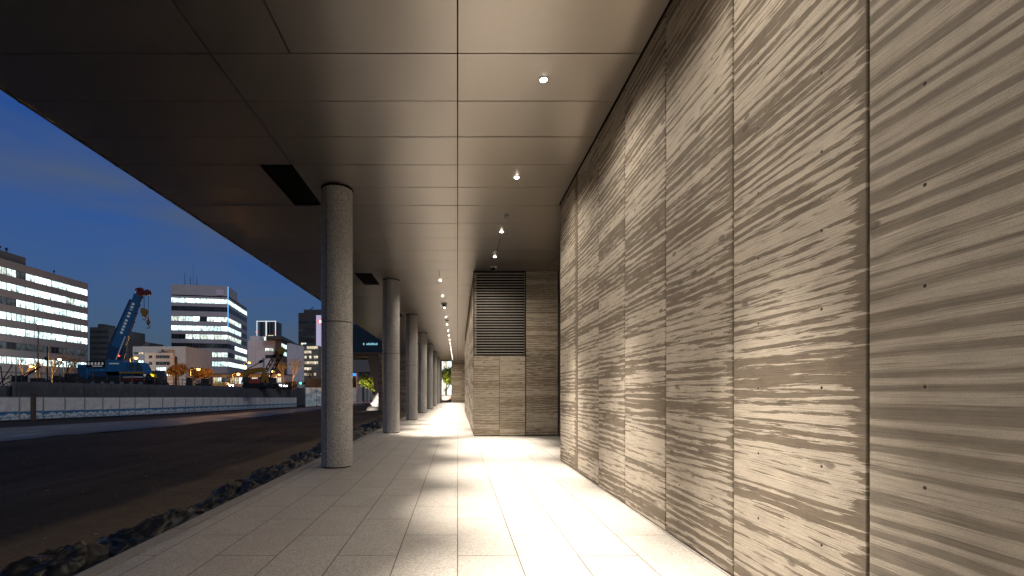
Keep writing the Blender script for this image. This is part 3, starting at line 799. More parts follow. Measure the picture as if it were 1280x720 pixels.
# big office block on the left
fh = 3.8; top = 32.3
b1 = [(top - fh*k - .95, top - fh*k + .95) for k in range(6, -1, -1)]
def f1(bi, k):
    if bi == 1: return G_dim if k not in (9, 4) else G_dark       # dark storey second from below
    if bi == 0: return G_white if (k > 8 or k in (5,6,7)) else G_soft
    if bi == 4 and k < 5: return G_dim
    if bi == 6: return [G_white, G_white, G_dark, G_soft, G_white, G_dim, G_soft, G_white][k % 8] if k < 8 else G_white
    return G_white if rw.random() > .04 else G_soft
poly = [(-116,108), (-116,144.4), (-150,144.4), (-150,108)]
o1 = building('office_building', 'big office block with bright white window bands at the left edge', poly, SITE, 35.3, b1, {0: (14, f1)}, facade('greyish_facade', (.20,.183,.182), 2.6))
m = MB(); m.box(-147, 108.2, 35.3, -116.9, 124.5, 37.6); m.build('roof_plant', plain('plant_cladding', (.075,.08,.09), .7), o1)
m = MB()
for y in (118.5, 120.3): m.tube((-118, y, 37.6), (-118, y, 38.7), .12); m.ball((-118, y, 38.7), .35)
m.tube((-118, 134.5, 35.3), (-118, 134.5, 36.6), .10); m.ball((-118, 134.5, 36.6), .28)
m.build('roof_vents', M_darkmetal, o1)

# central tower block
Y0 = 200
b2c = [377, 387, 399.5, 411, 421.5, 432.5, 443.5, 455]
b2 = sorted([(ZA(y+3.1, Y0), ZA(y-2.9, Y0)) for y in b2c])
pat = {7: 'wwwwwwww', 6: 'dddddddd', 5: 'sswwdsws', 4: 'wwwwwwww', 3: 'ddssssss', 2: 'dddddddd', 1: 'ddssssss', 0: 'wwwwwwww'}
patr = {7: 'sww', 6: 'ddd', 5: 'ssd', 4: 'wwd', 3: 'ssd', 2: 'dww', 1: 'dss', 0: 'www'}
gm = {'w': G_white, 's': G_soft, 'd': G_dark}
p0, p1, p2 = (XA(213.5,196),196), (XA(285,200),200), (XA(309,232),232)
M_f2 = facade('pale_facade', (.40,.40,.435), 2.7)
o2 = building('office_tower', 'pale eight storey office tower with banded windows and roof aerials', [p0, p1, p2, (-132,240)], SITE, 42.3, b2,
              {0: (8, lambda b, k: gm[pat[b][k]]), 1: (3, lambda b, k: gm[patr[b][k]])}, M_f2)
def shr(poly, f):
    cx = sum(p[0] for p in poly)/len(poly); cy = sum(p[1] for p in poly)/len(poly)
    return [(p[0]+(cx-p[0])*f, p[1]+(cy-p[1])*f) for p in poly]
P4 = [p0, p1, p2, (-132,240)]
m = MB(); m.prism(shr(P4,.015), 42.3, 42.75); m.build('dark_seam', M_black, o2)
m = MB(); m.prism([p0, p1, (-102.5,214), (-128,216)], 42.75, 47.2); m.build('penthouse', M_f2, o2)
m = MB(); m.prism([(p1[0]+.01,p1[1]+.3), p2, (-132,240), (-128.01,216.1), (-102.4,214.1)], 42.75, 43.4); m.build('parapet', M_f2, o2)
m = MB(); d = (Vector(p1)-Vector(p0)).normalized(); a = Vector(p0)+d*18.0
m.beam((a.x, a.y-.1, ZA(366,200)), (a.x+3.2, a.y-.06, ZA(366,200)), .12, 2.4); m.build('roof_sign', plain('lilac_board', (.62,.56,.70), .5), o2)
m = MB(); m.beam((p1[0]+.1, p1[1]-.15, ZA(415,200)), (p1[0]+.1, p1[1]-.15, 46.9), .25, .2); m.build('corner_light', glow('blue_corner_light', (.15,.5,1), 1.1), o2)
m = MB()
for px, pt, r in ((231,341,.13), (238,346,.16), (241.5,329,.08), (246,345,.16)): m.tube((XA(px,205),205,47.2), (XA(px,205),205,ZA(pt,205)), r, r*.5, 6)
for z in (49.5, 51): m.beam((XA(231,205)-.5,205,z), (XA(231,205)+.5,205,z), .06, .06)
m.build('roof_aerials', M_darkmetal, o2)
m = MB(); m.prism([(-121,195.4), (-101,199), (-101,199.5), (-121,196)], SITE, ZA(463.5,198)); m.build('ground_floor', plain('pinkish_render', (.50,.42,.40), .8), o2)

# far round-shouldered tower with lit edges
t3 = thing('distant_tower', 'distant dark twin-shaft tower with white lit edges above the low rooftops', 'tower', (XA(333,420), 420, SITE))
Y = 420
for nm, a, b in (('shaft', 320.8, 332.3), ('shaft', 333.4, 344.8)):
    xa, xb = XA(a,Y), XA(b,Y); mid = (xa+xb)/2; w = (xb-xa)/2
    pl = [(mid + w*math.cos(R(t)), Y + 5 - 5*math.sin(R(t))) for t in range(180, -1, -20)][::-1]
    pl = [(x, y) for x, y in pl]; m = MB(); m.prism(list(reversed(pl)) + [(xb, Y+14), (xa, Y+14)], SITE, ZA(402,Y)); m.build(nm, plain('tower_glass', (.03,.035,.045), .25), t3)
m = MB()
for a, b in ((321, 321.5), (332.3, 333.5), (344.2, 344.8)): m.box(XA(a,Y), Y-.6, ZA(424,Y), XA(b,Y), Y+.2, ZA(401,Y))
m.box(XA(321,Y), Y-.4, ZA(402.0,Y), XA(345,Y), Y+.1, ZA(401.2,Y))
m.build('edge_lights', glow('tower_edge_light', (.9,.95,1), .75), t3)
m = MB(); m.box(XA(323,Y), Y-.3, ZA(422.5,Y), XA(331,Y), Y-.1, ZA(421,Y)); m.box(XA(335,Y), Y-.3, ZA(420,Y), XA(342,Y), Y-.1, ZA(419,Y)); m.build('lit_floor', glow('tower_lit_floor', (1,.8,.55), .8), t3)
m = MB()
for px in (320.8, 344.9): m.ball((XA(px,Y), Y-1, ZA(415 if px < 330 else 416,Y)), .6, n=8, k=5)
m.build('warning_lights', glow('red_beacon', (1,.12,.06), 1.6), t3)
m = MB(); m.box(XA(321,Y), Y-2, SITE, XA(347,Y), Y-.7, ZA(424,Y)); m.build('podium', plain('tower_podium', (.03,.035,.04), .5), t3)

# white block with blank walls
Y = 186
o4 = building('white_building', 'white low block with blank walls and a stepped roof right of the tower', [(XA(310,Y),Y), (XA(347.2,Y),Y), (XA(347.2,Y)+2,Y+26), (XA(310,Y)-4,Y+26)], SITE, ZA(425.5,Y),
              [(ZA(448,Y), ZA(443.5,Y)), (ZA(439,Y), ZA(435,Y))], {0: (7, lambda b, k: None if k < 4 else (G_dark if b == 0 else (G_soft if k < 6 else G_dim)))}, facade('white_render', (.72,.69,.71), 6))
m = MB()   # the blank part between window bands
for za, zb in ((ZA(448,Y), ZA(443.5,Y)), (ZA(439,Y), ZA(435,Y))): m.box(XA(310,Y), Y+.004, za+.002, XA(331.4,Y), Y+.3, zb-.002)
m.build('wall_infill', facade('white_render_blank', (.72,.69,.71), 6), o4)
m = MB(); m.box(XA(309.5,Y), Y+2, ZA(425.4,Y), XA(320.5,Y), Y+14, ZA(419,Y)); m.build('roof_block', plain('white_roof_block', (.66,.66,.68), .7), o4)
m = MB(); m.box(XA(329,Y), Y+.8, ZA(425.4,Y), XA(344,Y), Y+1, ZA(423.5,Y)+.9); m.build('rooftop_glazing', G_soft, o4)

# brown block with a flat overhanging roof
q0, q1, q2 = (XA(345,183.5),183.5), (XA(351.5,183),183), (XA(373.5,222),222)
bz = [(ZA(445,190), ZA(439.5,190)), (ZA(436,190), ZA(430.5,190))]
o5 = building('brown_building', 'brown block with flat overhanging roof and two lit window bands', [q0, q1, q2, (q2[0]-16,q2[1]+2)], SITE, ZA(427,190), bz, {1: (9, lambda b, k: G_white if (k > 0) else G_soft)}, facade('brown_facade', (.12,.085,.075), 3))
m = MB(); m.prism([(q0[0]-3.5,q0[1]-1), (q1[0]+.6,q1[1]-1), (q2[0]+1,q2[1]), (q2[0]-16,q2[1]+2)], ZA(426.9,190), ZA(422.5,190)); m.build('roof', plain('dark_flat_roof', (.07,.068,.072), .7), o5)

# dark tower with a lilac sign panel
Y = 262
o6 = building('dark_tower', 'dark grey tower behind the tall lilac sign panel', [(XA(373,Y),Y), (XA(412,Y),Y), (XA(412,Y),Y+25), (XA(373,Y)-4,Y+25)], SITE, ZA(391,Y),
              [(ZA(y+1.6,Y), ZA(y-1.6,Y)) for y in (430, 421, 412, 403)], {0: (12, lambda b, k: (G_warm if (b == 0 and k in (1,)) else (G_soft if (b == 0 and k == 2) else G_dark)))}, facade('dark_facade', (.06,.055,.055), 4))
m = MB(); m.box(XA(379,Y), Y+1, ZA(391,Y), XA(412,Y), Y+16, ZA(386.5,Y)); m.build('penthouse', plain('dark_penthouse', (.055,.055,.06), .7), o6)
m = MB(); m.tube((XA(383.5,Y),Y+4,ZA(386.5,Y)), (XA(389.5,Y),Y+4,ZA(382,Y)), .22, n=6); m.build('roof_jib', M_darkmetal, o6)
Y = 250
sg = thing('sign_tower', 'tall lilac sign panel with a red square logo beside the dark tower', 'sign', (XA(400,Y), Y, SITE))
m = MB(); m.box(XA(395.2,Y), Y, SITE, XA(406,Y), Y+3, ZA(394,Y)); t = NT('lilac_lit_panel'); m.build('panel', t.bsdf((.5,.46,.6), .5, emit=(.62,.56,.78), estr=.42), sg)
x0_, x1_, z0_, z1_ = XA(398.2,Y), XA(403.2,Y), ZA(404.2,Y), ZA(399.6,Y)
m = MB(); m.box(x0_, Y-.15, z0_, x1_, Y-.01, z1_); m.build('logo_board', glow('red_logo', (1,.06,.03), 1.5), sg)
def letterD(m, x, z, w, h, y0, y1):
    o = [(x, z), (x+w*.55, z), (x+w*.9, z+h*.2), (x+w, z+h*.5), (x+w*.9, z+h*.8), (x+w*.55, z+h), (x, z+h)]
    k = .30
    i = [(x+w*k, z+h*.2), (x+w*.5, z+h*.2), (x+w*.66, z+h*.32), (x+w*.70, z+h*.5), (x+w*.66, z+h*.68), (x+w*.5, z+h*.8), (x+w*k, z+h*.8)]
    for a in range(7):
        b = (a+1) % 7; m.xz([o[a], o[b], i[b], i[a]], y0, y1)
m = MB(); letterD(m, x0_+.45, z0_+.35, 1.2, z1_-z0_-.7, Y-.20, Y-.155); m.build('logo_letter', glow('white_logo', (1,1,1), 1.8), sg)

# low block with warm bands
Y = 225
o7 = building('warm_lit_building', 'mid-height block with warm yellow window bands in front of the dark tower', [(XA(371.5,Y),Y), (XA(398,Y),Y), (XA(398,Y),Y+18), (XA(371.5,Y)-3,Y+18)], SITE, ZA(432,Y),
              [(ZA(y+1.8,Y), ZA(y-1.9,Y)) for y in (468, 461, 453.5, 446.5, 440, 434.5)], {0: (9, lambda b, k: G_warm if rw.random() > .22 else G_dim)}, facade('tan_facade', (.20,.175,.15), 3))
m = MB(); m.box(XA(376,Y), Y+3, ZA(432,Y), XA(384,Y), Y+8, ZA(429.5,Y)); m.build('roof_plant', M_roofdark, o7)

# beige block behind the crane cab
Y = 120
e0, e1, e2 = (XA(181.5,Y),Y), (XA(216.5,Y),Y), (XA(219,Y+12),Y+12)
o8 = building('beige_building', 'low beige block with two rows of small dark windows right of the crane', [e0, e1, e2, (e0[0],Y+14)], SITE, ZA(441,Y),
              [(ZA(470,Y), ZA(467,Y)), (ZA(463.5,Y), ZA(459,Y)), (ZA(456.5,Y), ZA(452,Y)), (ZA(448,Y), ZA(444,Y))],
              {0: (8, lambda b, k: (None if k in (0, 2, 7) else G_dark) if b > 1 else (G_white if k > 2 else None))}, facade('beige_facade', (.40,.33,.27), 5))
m = MB()
for b, (za, zb) in enumerate([(ZA(470,Y), ZA(467,Y)), (ZA(463.5,Y), ZA(459,Y)), (ZA(456.5,Y), ZA(452,Y)), (ZA(448,Y), ZA(444,Y))]):
    w = (e1[0]-e0[0])/8
    for k in ((0, 2, 7) if b > 1 else (0, 1, 2)): m.box(e0[0]+w*k, Y+.003, za+.002, e0[0]+w*(k+1), Y+.25, zb-.002)
m.build('wall_infill', facade('beige_infill', (.40,.33,.27), 5), o8)
m = MB(); m.box(XA(187,Y), Y+3, ZA(441,Y), XA(192,Y), Y+6, ZA(435,Y)); m.box(XA(196,Y), Y+3, ZA(441,Y), XA(200.5,Y), Y+6, ZA(435,Y)); m.build('roof_tanks', plain('roof_tank', (.22,.20,.18), .7), o8)
# long pale roofed hall behind it
Y = 138
o9 = building('pale_hall', 'long pale hall with a lit yellow corner behind the beige block', [(XA(166,Y),Y), (XA(232,Y),Y), (XA(232,Y),Y+15), (XA(166,Y),Y+15)], SITE, ZA(433,Y), [(ZA(456,Y), ZA(450,Y)), (ZA(443,Y), ZA(440,Y))],
              {0: (10, lambda b, k: (G_white if b == 0 else G_warm) if k in (1,) else (G_dim if k == 0 else None))}, facade('pale_hall_facade', (.33,.33,.34), 4))
m = MB()
for za, zb in ((ZA(456,Y), ZA(450,Y)), (ZA(443,Y), ZA(440,Y))): m.box(XA(179.2,Y), Y+.003, za+.002, XA(232,Y), Y+.2, zb-.002)
m.build('wall_infill', facade('pale_hall_infill', (.33,.33,.34), 4), o9)
m = MB(); m.box(XA(172,Y), Y+2, ZA(433,Y), XA(180,Y), Y+7, ZA(430,Y)); m.prism([(XA(173,Y),Y+3), (XA(179,Y),Y+3), (XA(178,Y),Y+6), (XA(174,Y),Y+6)], ZA(430,Y), ZA(427.5,Y)); m.build('roof_cabin', M_roofdark, o9)
# dark flats either side of the boom
Y = 172
oA = building('dark_flats', 'unlit dark apartment block between the big office block and the crane boom', [(XA(112,Y),Y), (XA(136,Y),Y), (XA(136,Y),Y+20), (XA(112,Y),Y+20)], SITE, ZA(409,Y),
              [(ZA(y+1.6,Y), ZA(y-1.8,Y)) for y in (450, 443, 436, 429, 422, 415)], {0: (6, lambda b, k: G_dark)}, facade('dark_flats_facade', (.085,.085,.09), 3))
m = MB(); m.box(XA(117,Y), Y+2, ZA(409,Y), XA(124.5,Y), Y+8, ZA(404,Y)); m.build('roof_tank', M_roofdark, oA)
Y = 150
oB = building('stepped_flats', 'dark stepped apartment block with one lit window right of the crane boom', [(XA(140,Y),Y), (XA(160,Y),Y), (XA(160,Y),Y+18), (XA(140,Y),Y+18)], SITE, ZA(424,Y),
              [(ZA(y+1.4,Y), ZA(y-1.4,Y)) for y in (448, 441, 434.5, 428.5)], {0: (7, lambda b, k: G_warm if (b == 3 and k == 4) else G_dark)}, facade('stepped_facade', (.075,.07,.072), 3))
m = MB()
for k, y in enumerate((445, 438, 431, 425)): m.box(XA(150,Y), Y-1.2, ZA(y+.7,Y), XA(161-.6*k,Y), Y-.01, ZA(y-.4,Y))
m.build('balconies', plain('balcony_slab', (.11,.105,.10), .8), oB)
# brown gabled kiosk / shops lit pink under the white block
Y = 150
oC = building('shop_row', 'low row of lit pinkish shopfronts behind the yellow excavator', [(XA(266,Y),Y), (XA(352,Y),Y), (XA(352,Y),Y+10), (XA(266,Y),Y+10)], SITE, ZA(468,Y), [(ZA(480,Y), ZA(471.5,Y))],
              {0: (16, lambda b, k: [G_warm, G_dim, G_soft, G_warm, G_dark][(k*7) % 5])}, facade('pink_shop_facade', (.46,.36,.33), 6), cat='shops')
m = MB(); m.box(XA(264,Y), Y-1.5, ZA(468,Y), XA(353,Y), Y+10, ZA(467,Y)); m.build('roof', M_roofdark, oC)
# ------------------------------------------------------------------ crane
M_blue = plain('crane_blue', (.016,.115,.26), .5, scale=2)
M_bluedk = plain('crane_blue_dark', (.008,.045,.105), .6, scale=2)
M_yel = plain('machine_yellow', (.28,.15,.012), .5, scale=3)
M_red = plain('crane_red', (.13,.014,.012), .5)
M_hook = plain('hook_yellow', (.26,.14,.015), .5)
M_glassdk = plain('cab_glass', (.03,.05,.06), .1)
M_tyre = plain('tyre_rubber', (.012,.012,.012), .9)
CY = 62.0
def K(px, py, dy=0): return W(px, py, CY) + Vector((0, dy, 0))
cr = thing('mobile_crane', 'blue mobile crane with raised telescopic boom on the site', 'crane', (XA(140,CY), CY+1.3, SITE))
X = lambda p: XA(p, CY); Z = lambda p: ZA(p, CY)
def cbx(name, mat, a, b, t_, bt, y0=0, y1=1.8, bevel=.05):
    m = MB(); m.box(X(a), CY+y0, Z(bt), X(b), CY+y1, Z(t_)); return m.build(name, mat, cr, bevel=bevel)
cbx('carrier', M_darkmetal, 98, 184, 470.5, 476.5, .1, 1.7)
for k in range(6):
    for y in (0, 1.4):
        px = 116 + 12*k; m = MB(); c = Vector((X(px), CY+y, SITE+.62))
        m.tube(c, c+Vector((0,.45,0)), .62, n=20); w = m.build('wheel', M_tyre, cr)
        m = MB(); m.tube(c+Vector((0,-.02,0)), c+Vector((0,.47,0)), .30, n=14); m.build('rim', M_steel, w)
cw = cbx('counterweight', M_blue, 96.5, 109, 455.5, 474, .0, 1.8)
m = MB()
for k in range(7): m.box(X(97.5), CY-.06, Z(459+2*k), X(107.5), CY-.01, Z(458.2+2*k))
m.build('grille_bars', M_bluedk, cw)
cbx('deck', M_blue, 109, 150, 459, 470, .2, 1.7)
cbx('engine_cover', M_bluedk, 112, 150, 464, 471, .1, 1.7)
# black name board with worn white characters
nb = cbx('name_board', M_black, 108.2, 131, 451.5, 458.8, -.05, .05, 0)
m = MB(); rg = random.Random(2)
for i in range(5):
    gx = X(111.3 + 4.3*i); gz_ = Z(456.0); w = .30
    for k in range(3): m.box(gx-w/2, CY-.075, gz_ + .12*k, gx+w/2, CY-.055, gz_ + .12*k + .05)
    m.box(gx-.03, CY-.077, gz_-.02, gx+.03, CY-.056, gz_+.36)
    if i % 2: m.box(gx-w/2, CY-.077, gz_-.04, gx-w/2+.05, CY-.056, gz_+.28)
for i in range(7): m.box(X(116+1.8*i), CY-.075, Z(458.2), X(117.2+1.8*i), CY-.055, Z(457.2))
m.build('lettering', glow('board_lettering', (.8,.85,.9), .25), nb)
m = MB(); m.xz([(X(131),Z(470)), (X(168),Z(470)), (X(168),Z(459)), (X(160),Z(453.5)), (X(150),Z(451)), (X(144),Z(450)), (X(131),Z(450))], CY+.1, CY+1.8); tb = m.build('turntable_body', M_blue, cr, bevel=.05)
m = MB()
for i in range(6): m.box(X(136+2.1*i), CY+.07, Z(455.2), X(137.5+2.1*i), CY+.097, Z(453.6))
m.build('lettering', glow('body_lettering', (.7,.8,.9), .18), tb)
cab = MB(); cab.xz([(X(161),Z(467)), (X(182.5),Z(467)), (X(181),Z(460)), (X(177),Z(453.2)), (X(161),Z(452.6))], CY-.3, CY+1.3); cb = cab.build('cab', M_blue, cr, bevel=.05)
m = MB(); m.xz([(X(171.5),Z(463.5)), (X(180),Z(463.5)), (X(179),Z(459.5)), (X(176.2),Z(454.3)), (X(171.5),Z(454.3))], CY-.34, CY-.305); m.xz([(X(163),Z(462.5)), (X(169.8),Z(462.5)), (X(169.8),Z(454.3)), (X(163),Z(454.3))], CY-.34, CY-.305); m.build('window', M_glassdk, cb)
m = MB(); m.box(X(151), CY-.33, Z(467), X(182), CY-.01, Z(464.8)); m.build('stripe', M_yel, cr)
cbx('bumper', M_white, 154, 178, 470.8, 472.4, -.1, .09)
cbx('skirt', M_red, 154, 176, 473.2, 476, -.1, .09)
# boom: four telescoping sections
base, tip = (K(133.5, 447, 1.2), K(165.5, 367, 1.2))
dv = (tip-base); L = dv.length; dn = dv.normalized(); sd = (0,1,0)
for i, (s0, s1, h) in enumerate([(0,.62,1.35), (.60,.76,1.2), (.75,.88,1.06), (.87,1.0,.94)]):
    m = MB(); m.beam(base+dn*L*s0, base+dn*L*s1, (.72-.05*i), h, m=0, side=sd)
    m.beam(base+dn*(L*s1-.25), base+dn*L*s1+dn*.02, (.80-.05*i), h+.08, side=sd)
    b = m.build('boom_section', M_blue, cr, bevel=.03)
    if i in (0, 2):
        m = MB()
        for k in range(5):
            c = base + dn*(L*(s1-.04) - .45*k) ; c.y = CY+1.2-.40+.025*i
            m.beam(c, c+dn*.28, .03, .35, side=(0,1,0))
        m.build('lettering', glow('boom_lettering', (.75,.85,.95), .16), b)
m = MB(); m.beam(base-dn*.2, base+dn*1.6, 1.0, 1.5, side=sd); m.build('boom_foot', M_bluedk, cr, bevel=.05)
m = MB(); m.tube(K(143.5,452,1.2), K(148.5,432,1.2), .26, n=12); m.build('ram_barrel', M_bluedk, cr, smooth=False)
m = MB(); m.tube(K(148.5,432,1.2), K(152,418,1.2), .15, n=12); m.build('ram_rod', M_steel, cr)
m = MB(); m.beam(K(141,449,.6), K(152.5,420,.6), .08, .12); m.build('hydraulic_pipe', M_white, cr)
m = MB(); a, b = K(127.5,434,1.2), K(155.5,372,1.2)
m.beam(a, b, .3, .28, .25, .2, side=sd); 
for k in range(6):
    c = a+(b-a)*(k+.5)/6; m.beam(c, c+Vector((.75,0,-.35)), .1, .1)
m.build('stowed_jib', M_bluedk, cr)
m = MB(); m.beam(tip-dn*.3, tip+dn*.45+Vector((.15,0,.0)), .6, .9, .5, .55, side=sd)
for c, q in ((K(165.0,360.3,1.2), .30), (K(168.5,359.8,1.2), .30), (K(177,363.5,1.2), .42)): m.tube(c+Vector((0,-.22,0)), c+Vector((0,.22,0)), q, n=16)
m.beam(K(166,361.5,1.2), K(177,364.5,1.2), .4, .4, side=sd); m.beam(K(169,366,1.2), K(176,364,1.2), .4, .3, side=sd)
m.build('boom_head', M_red, cr, bevel=.03)
m = MB()
for dx in (-1.0, .6): m.tube(K(173+dx,366,1.2), K(173+dx*.6,386,1.2), .022, n=5)
m.tube(K(178,364,1.2), K(178,399,1.2), .024, n=5)
m.build('hoist_ropes', M_black, cr)
def hook(c, s, mat, ball):
    m = MB()
    if ball: m.ball(c, .32*s, sz=1.5); m.tube(c+Vector((0,0,.3*s)), c+Vector((0,0,.85*s)), .08)
    else:
        m.tube(c+Vector((0,-.22,.1)), c+Vector((0,.22,.1)), .42*s, n=18); m.beam(c+Vector((0,0,-.55*s)), c+Vector((0,0,.35*s)), .4, .5, side=sd); m.tube(c+Vector((-.2,-.2,.38)), c+Vector((-.2,.2,.38)), .22, n=12)
    for k in range(9):
        t0, t1 = R(110-34*k), R(110-34*(k+1)); q = c+Vector((0,0,-.80*s))
        if k < 8: m.tube(q+.26*s*Vector((math.cos(t0),0,math.sin(t0))), q+.26*s*Vector((math.cos(t1),0,math.sin(t1))), .075*s, n=6)
    return m
hook(K(173,388.5,1.2), 1.0, M_hook, False).build('hook_block', M_hook, cr)
hook(K(178,401,1.2), .8, M_hook, True).build('ball_hook', plain('hook_rust', (.16,.075,.03), .6), cr)
m = MB(); m.ball(K(146.7,444.5,.3), .12); m.build('marker_light', glow('red_marker', (1,.1,.05), 2), cr)

# dark truck behind the cab
def truck(px0, px1, Y, lab):
    x0, x1 = XA(px0,Y), XA(px1,Y); t = thing('dump_truck', lab, 'truck', ((x0+x1)/2, Y, SITE)); L = x1-x0
    m = MB(); m.xz([(x0,SITE+1.1), (x0+L*.62,SITE+1.1), (x0+L*.66,SITE+2.5), (x0-.1,SITE+2.5)], Y, Y+2.1); m.build('tipper_body', M_darkmetal, t, bevel=.03)
    m = MB(); m.xz([(x0+L*.68,SITE+.6), (x1,SITE+.6), (x1-.05,SITE+1.7), (x1-.35,SITE+2.6), (x0+L*.68,SITE+2.6)], Y, Y+2.1); c = m.build('cab', plain('truck_cab', (.03,.03,.035), .4), t, bevel=.04)
    m = MB(); m.xz([(x0+L*.74,SITE+1.7), (x1-.12,SITE+1.7), (x1-.40,SITE+2.45), (x0+L*.74,SITE+2.45)], Y-.03, Y-.005); m.build('window', M_glassdk, c)
    m = MB(); m.box(x0, Y+.2, SITE+.75, x1-.1, Y+1.9, SITE+1.05); m.build('chassis', M_black, t)
    for fx in (.14, .32, .84):
        for y in (-.02, 1.8):
            m = MB(); p = Vector((x0+L*fx, Y+y, SITE+.5)); m.tube(p, p+Vector((0,.32,0)), .5, n=18); m.build('wheel', M_tyre, t)
truck(182.5, 198, 66, 'dark dump truck parked in front of the beige block')
m = MB(); a = W(189.2,468.5,65.6)
ar = thing('arrow_light', 'small yellow lit arrow marker in front of the beige block', 'warning light', (a.x, a.y, SITE))
m.xz([(a.x-.35,a.z+.30), (a.x-.05,a.z+.36), (a.x+.22,a.z-.05), (a.x+.36,a.z+.06), (a.x+.36,a.z-.40), (a.x-.02,a.z-.32), (a.x+.08,a.z-.22)], a.y, a.y+.06); m.build('arrow', glow('yellow_arrow', (1,.75,.02), 1.2), ar)
m = MB(); m.tube((a.x,a.y+.1,SITE), (a.x,a.y+.1,a.z+.3), .04, n=6); m.build('stand', M_darkmetal, ar)

# ------------------------------------------------------------------ excavator and crawler crane
EY = 66.0
E = lambda px, py, dy=0: W(px, py, EY) + Vector((0, dy, 0))
ex_ = thing('excavator', 'yellow excavator with folded arm below the white building', 'excavator', (XA(315,EY), EY+.8, SITE))
m = MB()
for q in ([(XA(299,EY),ZA(478,EY)), (XA(303,EY),ZA(478,EY)), (XA(307.5,EY),ZA(467.5,EY)), (XA(303.5,EY),ZA(463,EY))], [(XA(303.6,EY),ZA(463.2,EY)), (XA(307.6,EY),ZA(467.6,EY)), (XA(326.5,EY),ZA(463.8,EY)), (XA(325.5,EY),ZA(460,EY))]): m.xz(q, EY+.5, EY+1.1)
m.build('boom', M_yel, ex_, bevel=.03)
m = MB(); m.xz([(XA(324,EY),ZA(478.5,EY)), (XA(327.2,EY),ZA(477.5,EY)), (XA(329,EY),ZA(466,EY)), (XA(328.4,EY),ZA(459.5,EY)), (XA(325.7,EY),ZA(459.3,EY)), (XA(325.2,EY),ZA(466,EY))], EY+.55, EY+1.05); m.build('stick', M_yel, ex_, bevel=.03)
m = MB(); m.tube(E(306,462.3,.8), E(325,459.2,.8), .10, n=8); m.tube(E(308,462,.8), E(316,460.8,.8), .15, n=8); m.build('ram', plain('ram_orange', (.40,.12,.02), .4), ex_)
m = MB(); m.xz([(XA(309,EY),ZA(481,EY)), (XA(322.5,EY),ZA(481,EY)), (XA(322.5,EY),ZA(476,EY)), (XA(319,EY),ZA(473.2,EY)), (XA(311,EY),ZA(473.6,EY))], EY+.3, EY+1.6); m.build('house', plain('excavator_orange', (.30,.055,.025), .5), ex_, bevel=.06)
m = MB(); m.box(XA(303.5,EY), EY+.1, ZA(481,EY), XA(308.6,EY), EY+1.2, ZA(471.5,EY)); c = m.build('cab', M_darkmetal, ex_, bevel=.05)
m = MB(); m.box(XA(304.2,EY), EY+.06, ZA(477,EY), XA(308,EY), EY+.09, ZA(472.5,EY)); m.build('window', M_glassdk, c)
m = MB()
for y in (.1, 1.3): m.xz([(XA(302,EY),SITE+.35), (XA(304,EY),SITE), (XA(323,EY),SITE), (XA(325,EY),SITE+.35), (XA(323,EY),SITE+.75), (XA(304,EY),SITE+.75)], EY+y, EY+y+.55)
m.build('tracks', M_tyre, ex_, bevel=.05)
m = MB(); m.xz([(XA(323.5,EY),ZA(479,EY)), (XA(327.5,EY),ZA(478,EY)), (XA(330,EY),ZA(482,EY)), (XA(326.5,EY),ZA(484.5,EY)), (XA(323.5,EY),ZA(483,EY))], EY+.3, EY+1.3); m.build('bucket', M_darkmetal, ex_)

LY = 74.0
lc = thing('lattice_crane', 'dark lattice boom crane with yellow tip behind the excavator', 'crane', (XA(331,LY), LY, SITE))
a, b = W(330.5,474,LY), W(349.5,440.5,LY); d = (b-a).normalized(); n_ = Vector((-d.z,0,d.x)); 
m = MB(); w = .62; n = 12
cs = [(s, t_) for s in (-1,1) for t_ in (-1,1)]
P_ = lambda s, t_, f: a+(b-a)*f + n_*w*s*(1-.25*abs(f-.5)*2) + Vector((0,.45*t_,0))
for s, t_ in cs: m.tube(P_(s,t_,0), P_(s,t_,1), .075, n=6)
for k in range(n):
    f0, f1 = k/n, (k+1)/n
    for t_ in (-1,1): m.tube(P_(-1 if k % 2 else 1,t_,f0), P_(1 if k % 2 else -1,t_,f1), .05, n=5)
    for s in (-1,1): m.tube(P_(s,-1 if k % 2 else 1,f0), P_(s,1 if k % 2 else -1,f1), .045, n=5)
m.build('boom', M_black, lc)
m = MB(); m.beam(W(348.6,441.5,LY), W(352.3,436.6,LY), .8, 1.0, side=(0,1,0)); m.tube(W(352,437.4,LY)+Vector((0,-.35,0)), W(352,437.4,LY)+Vector((0,.35,0)), .45, n=14); m.build('boom_tip', M_hook, lc)
m = MB(); m.tube(W(305,463.5,LY), W(326.5,452.3,LY), .07, n=6); m.beam(W(324.2,453,LY), W(328.6,450.8,LY), .35, .4, side=(0,1,0)); m.tube(W(328.6,450.8,LY), W(349.5,439.5,LY), .025, n=5); m.build('backstay', M_darkmetal, lc)
m = MB(); m.box(XA(326,LY), LY-1.2, SITE+.9, XA(342,LY), LY+1.4, ZA(472,LY)); m.build('house', M_darkmetal, lc, bevel=.06)
m = MB(); m.xz([(XA(338.5,LY),ZA(480,LY)), (XA(341,LY),ZA(480,LY)), (XA(338.4,LY),ZA(470,LY)), (XA(335.5,LY),ZA(470,LY))], LY-1.5, LY-1.22); m.build('gantry', M_yel, lc)
m = MB()
for y in (-1.5, .9): m.xz([(XA(322,LY),SITE+.4), (XA(324,LY),SITE), (XA(343,LY),SITE), (XA(345,LY),SITE+.4), (XA(343,LY),SITE+.88), (XA(324,LY),SITE+.88)], LY+y, LY+y+.7)
m.build('tracks', M_tyre, lc, bevel=.05)
bn = thing('blue_banner', 'narrow pale blue upright banner beside the lattice boom', 'banner', (XA(329.7,80), 80, SITE))
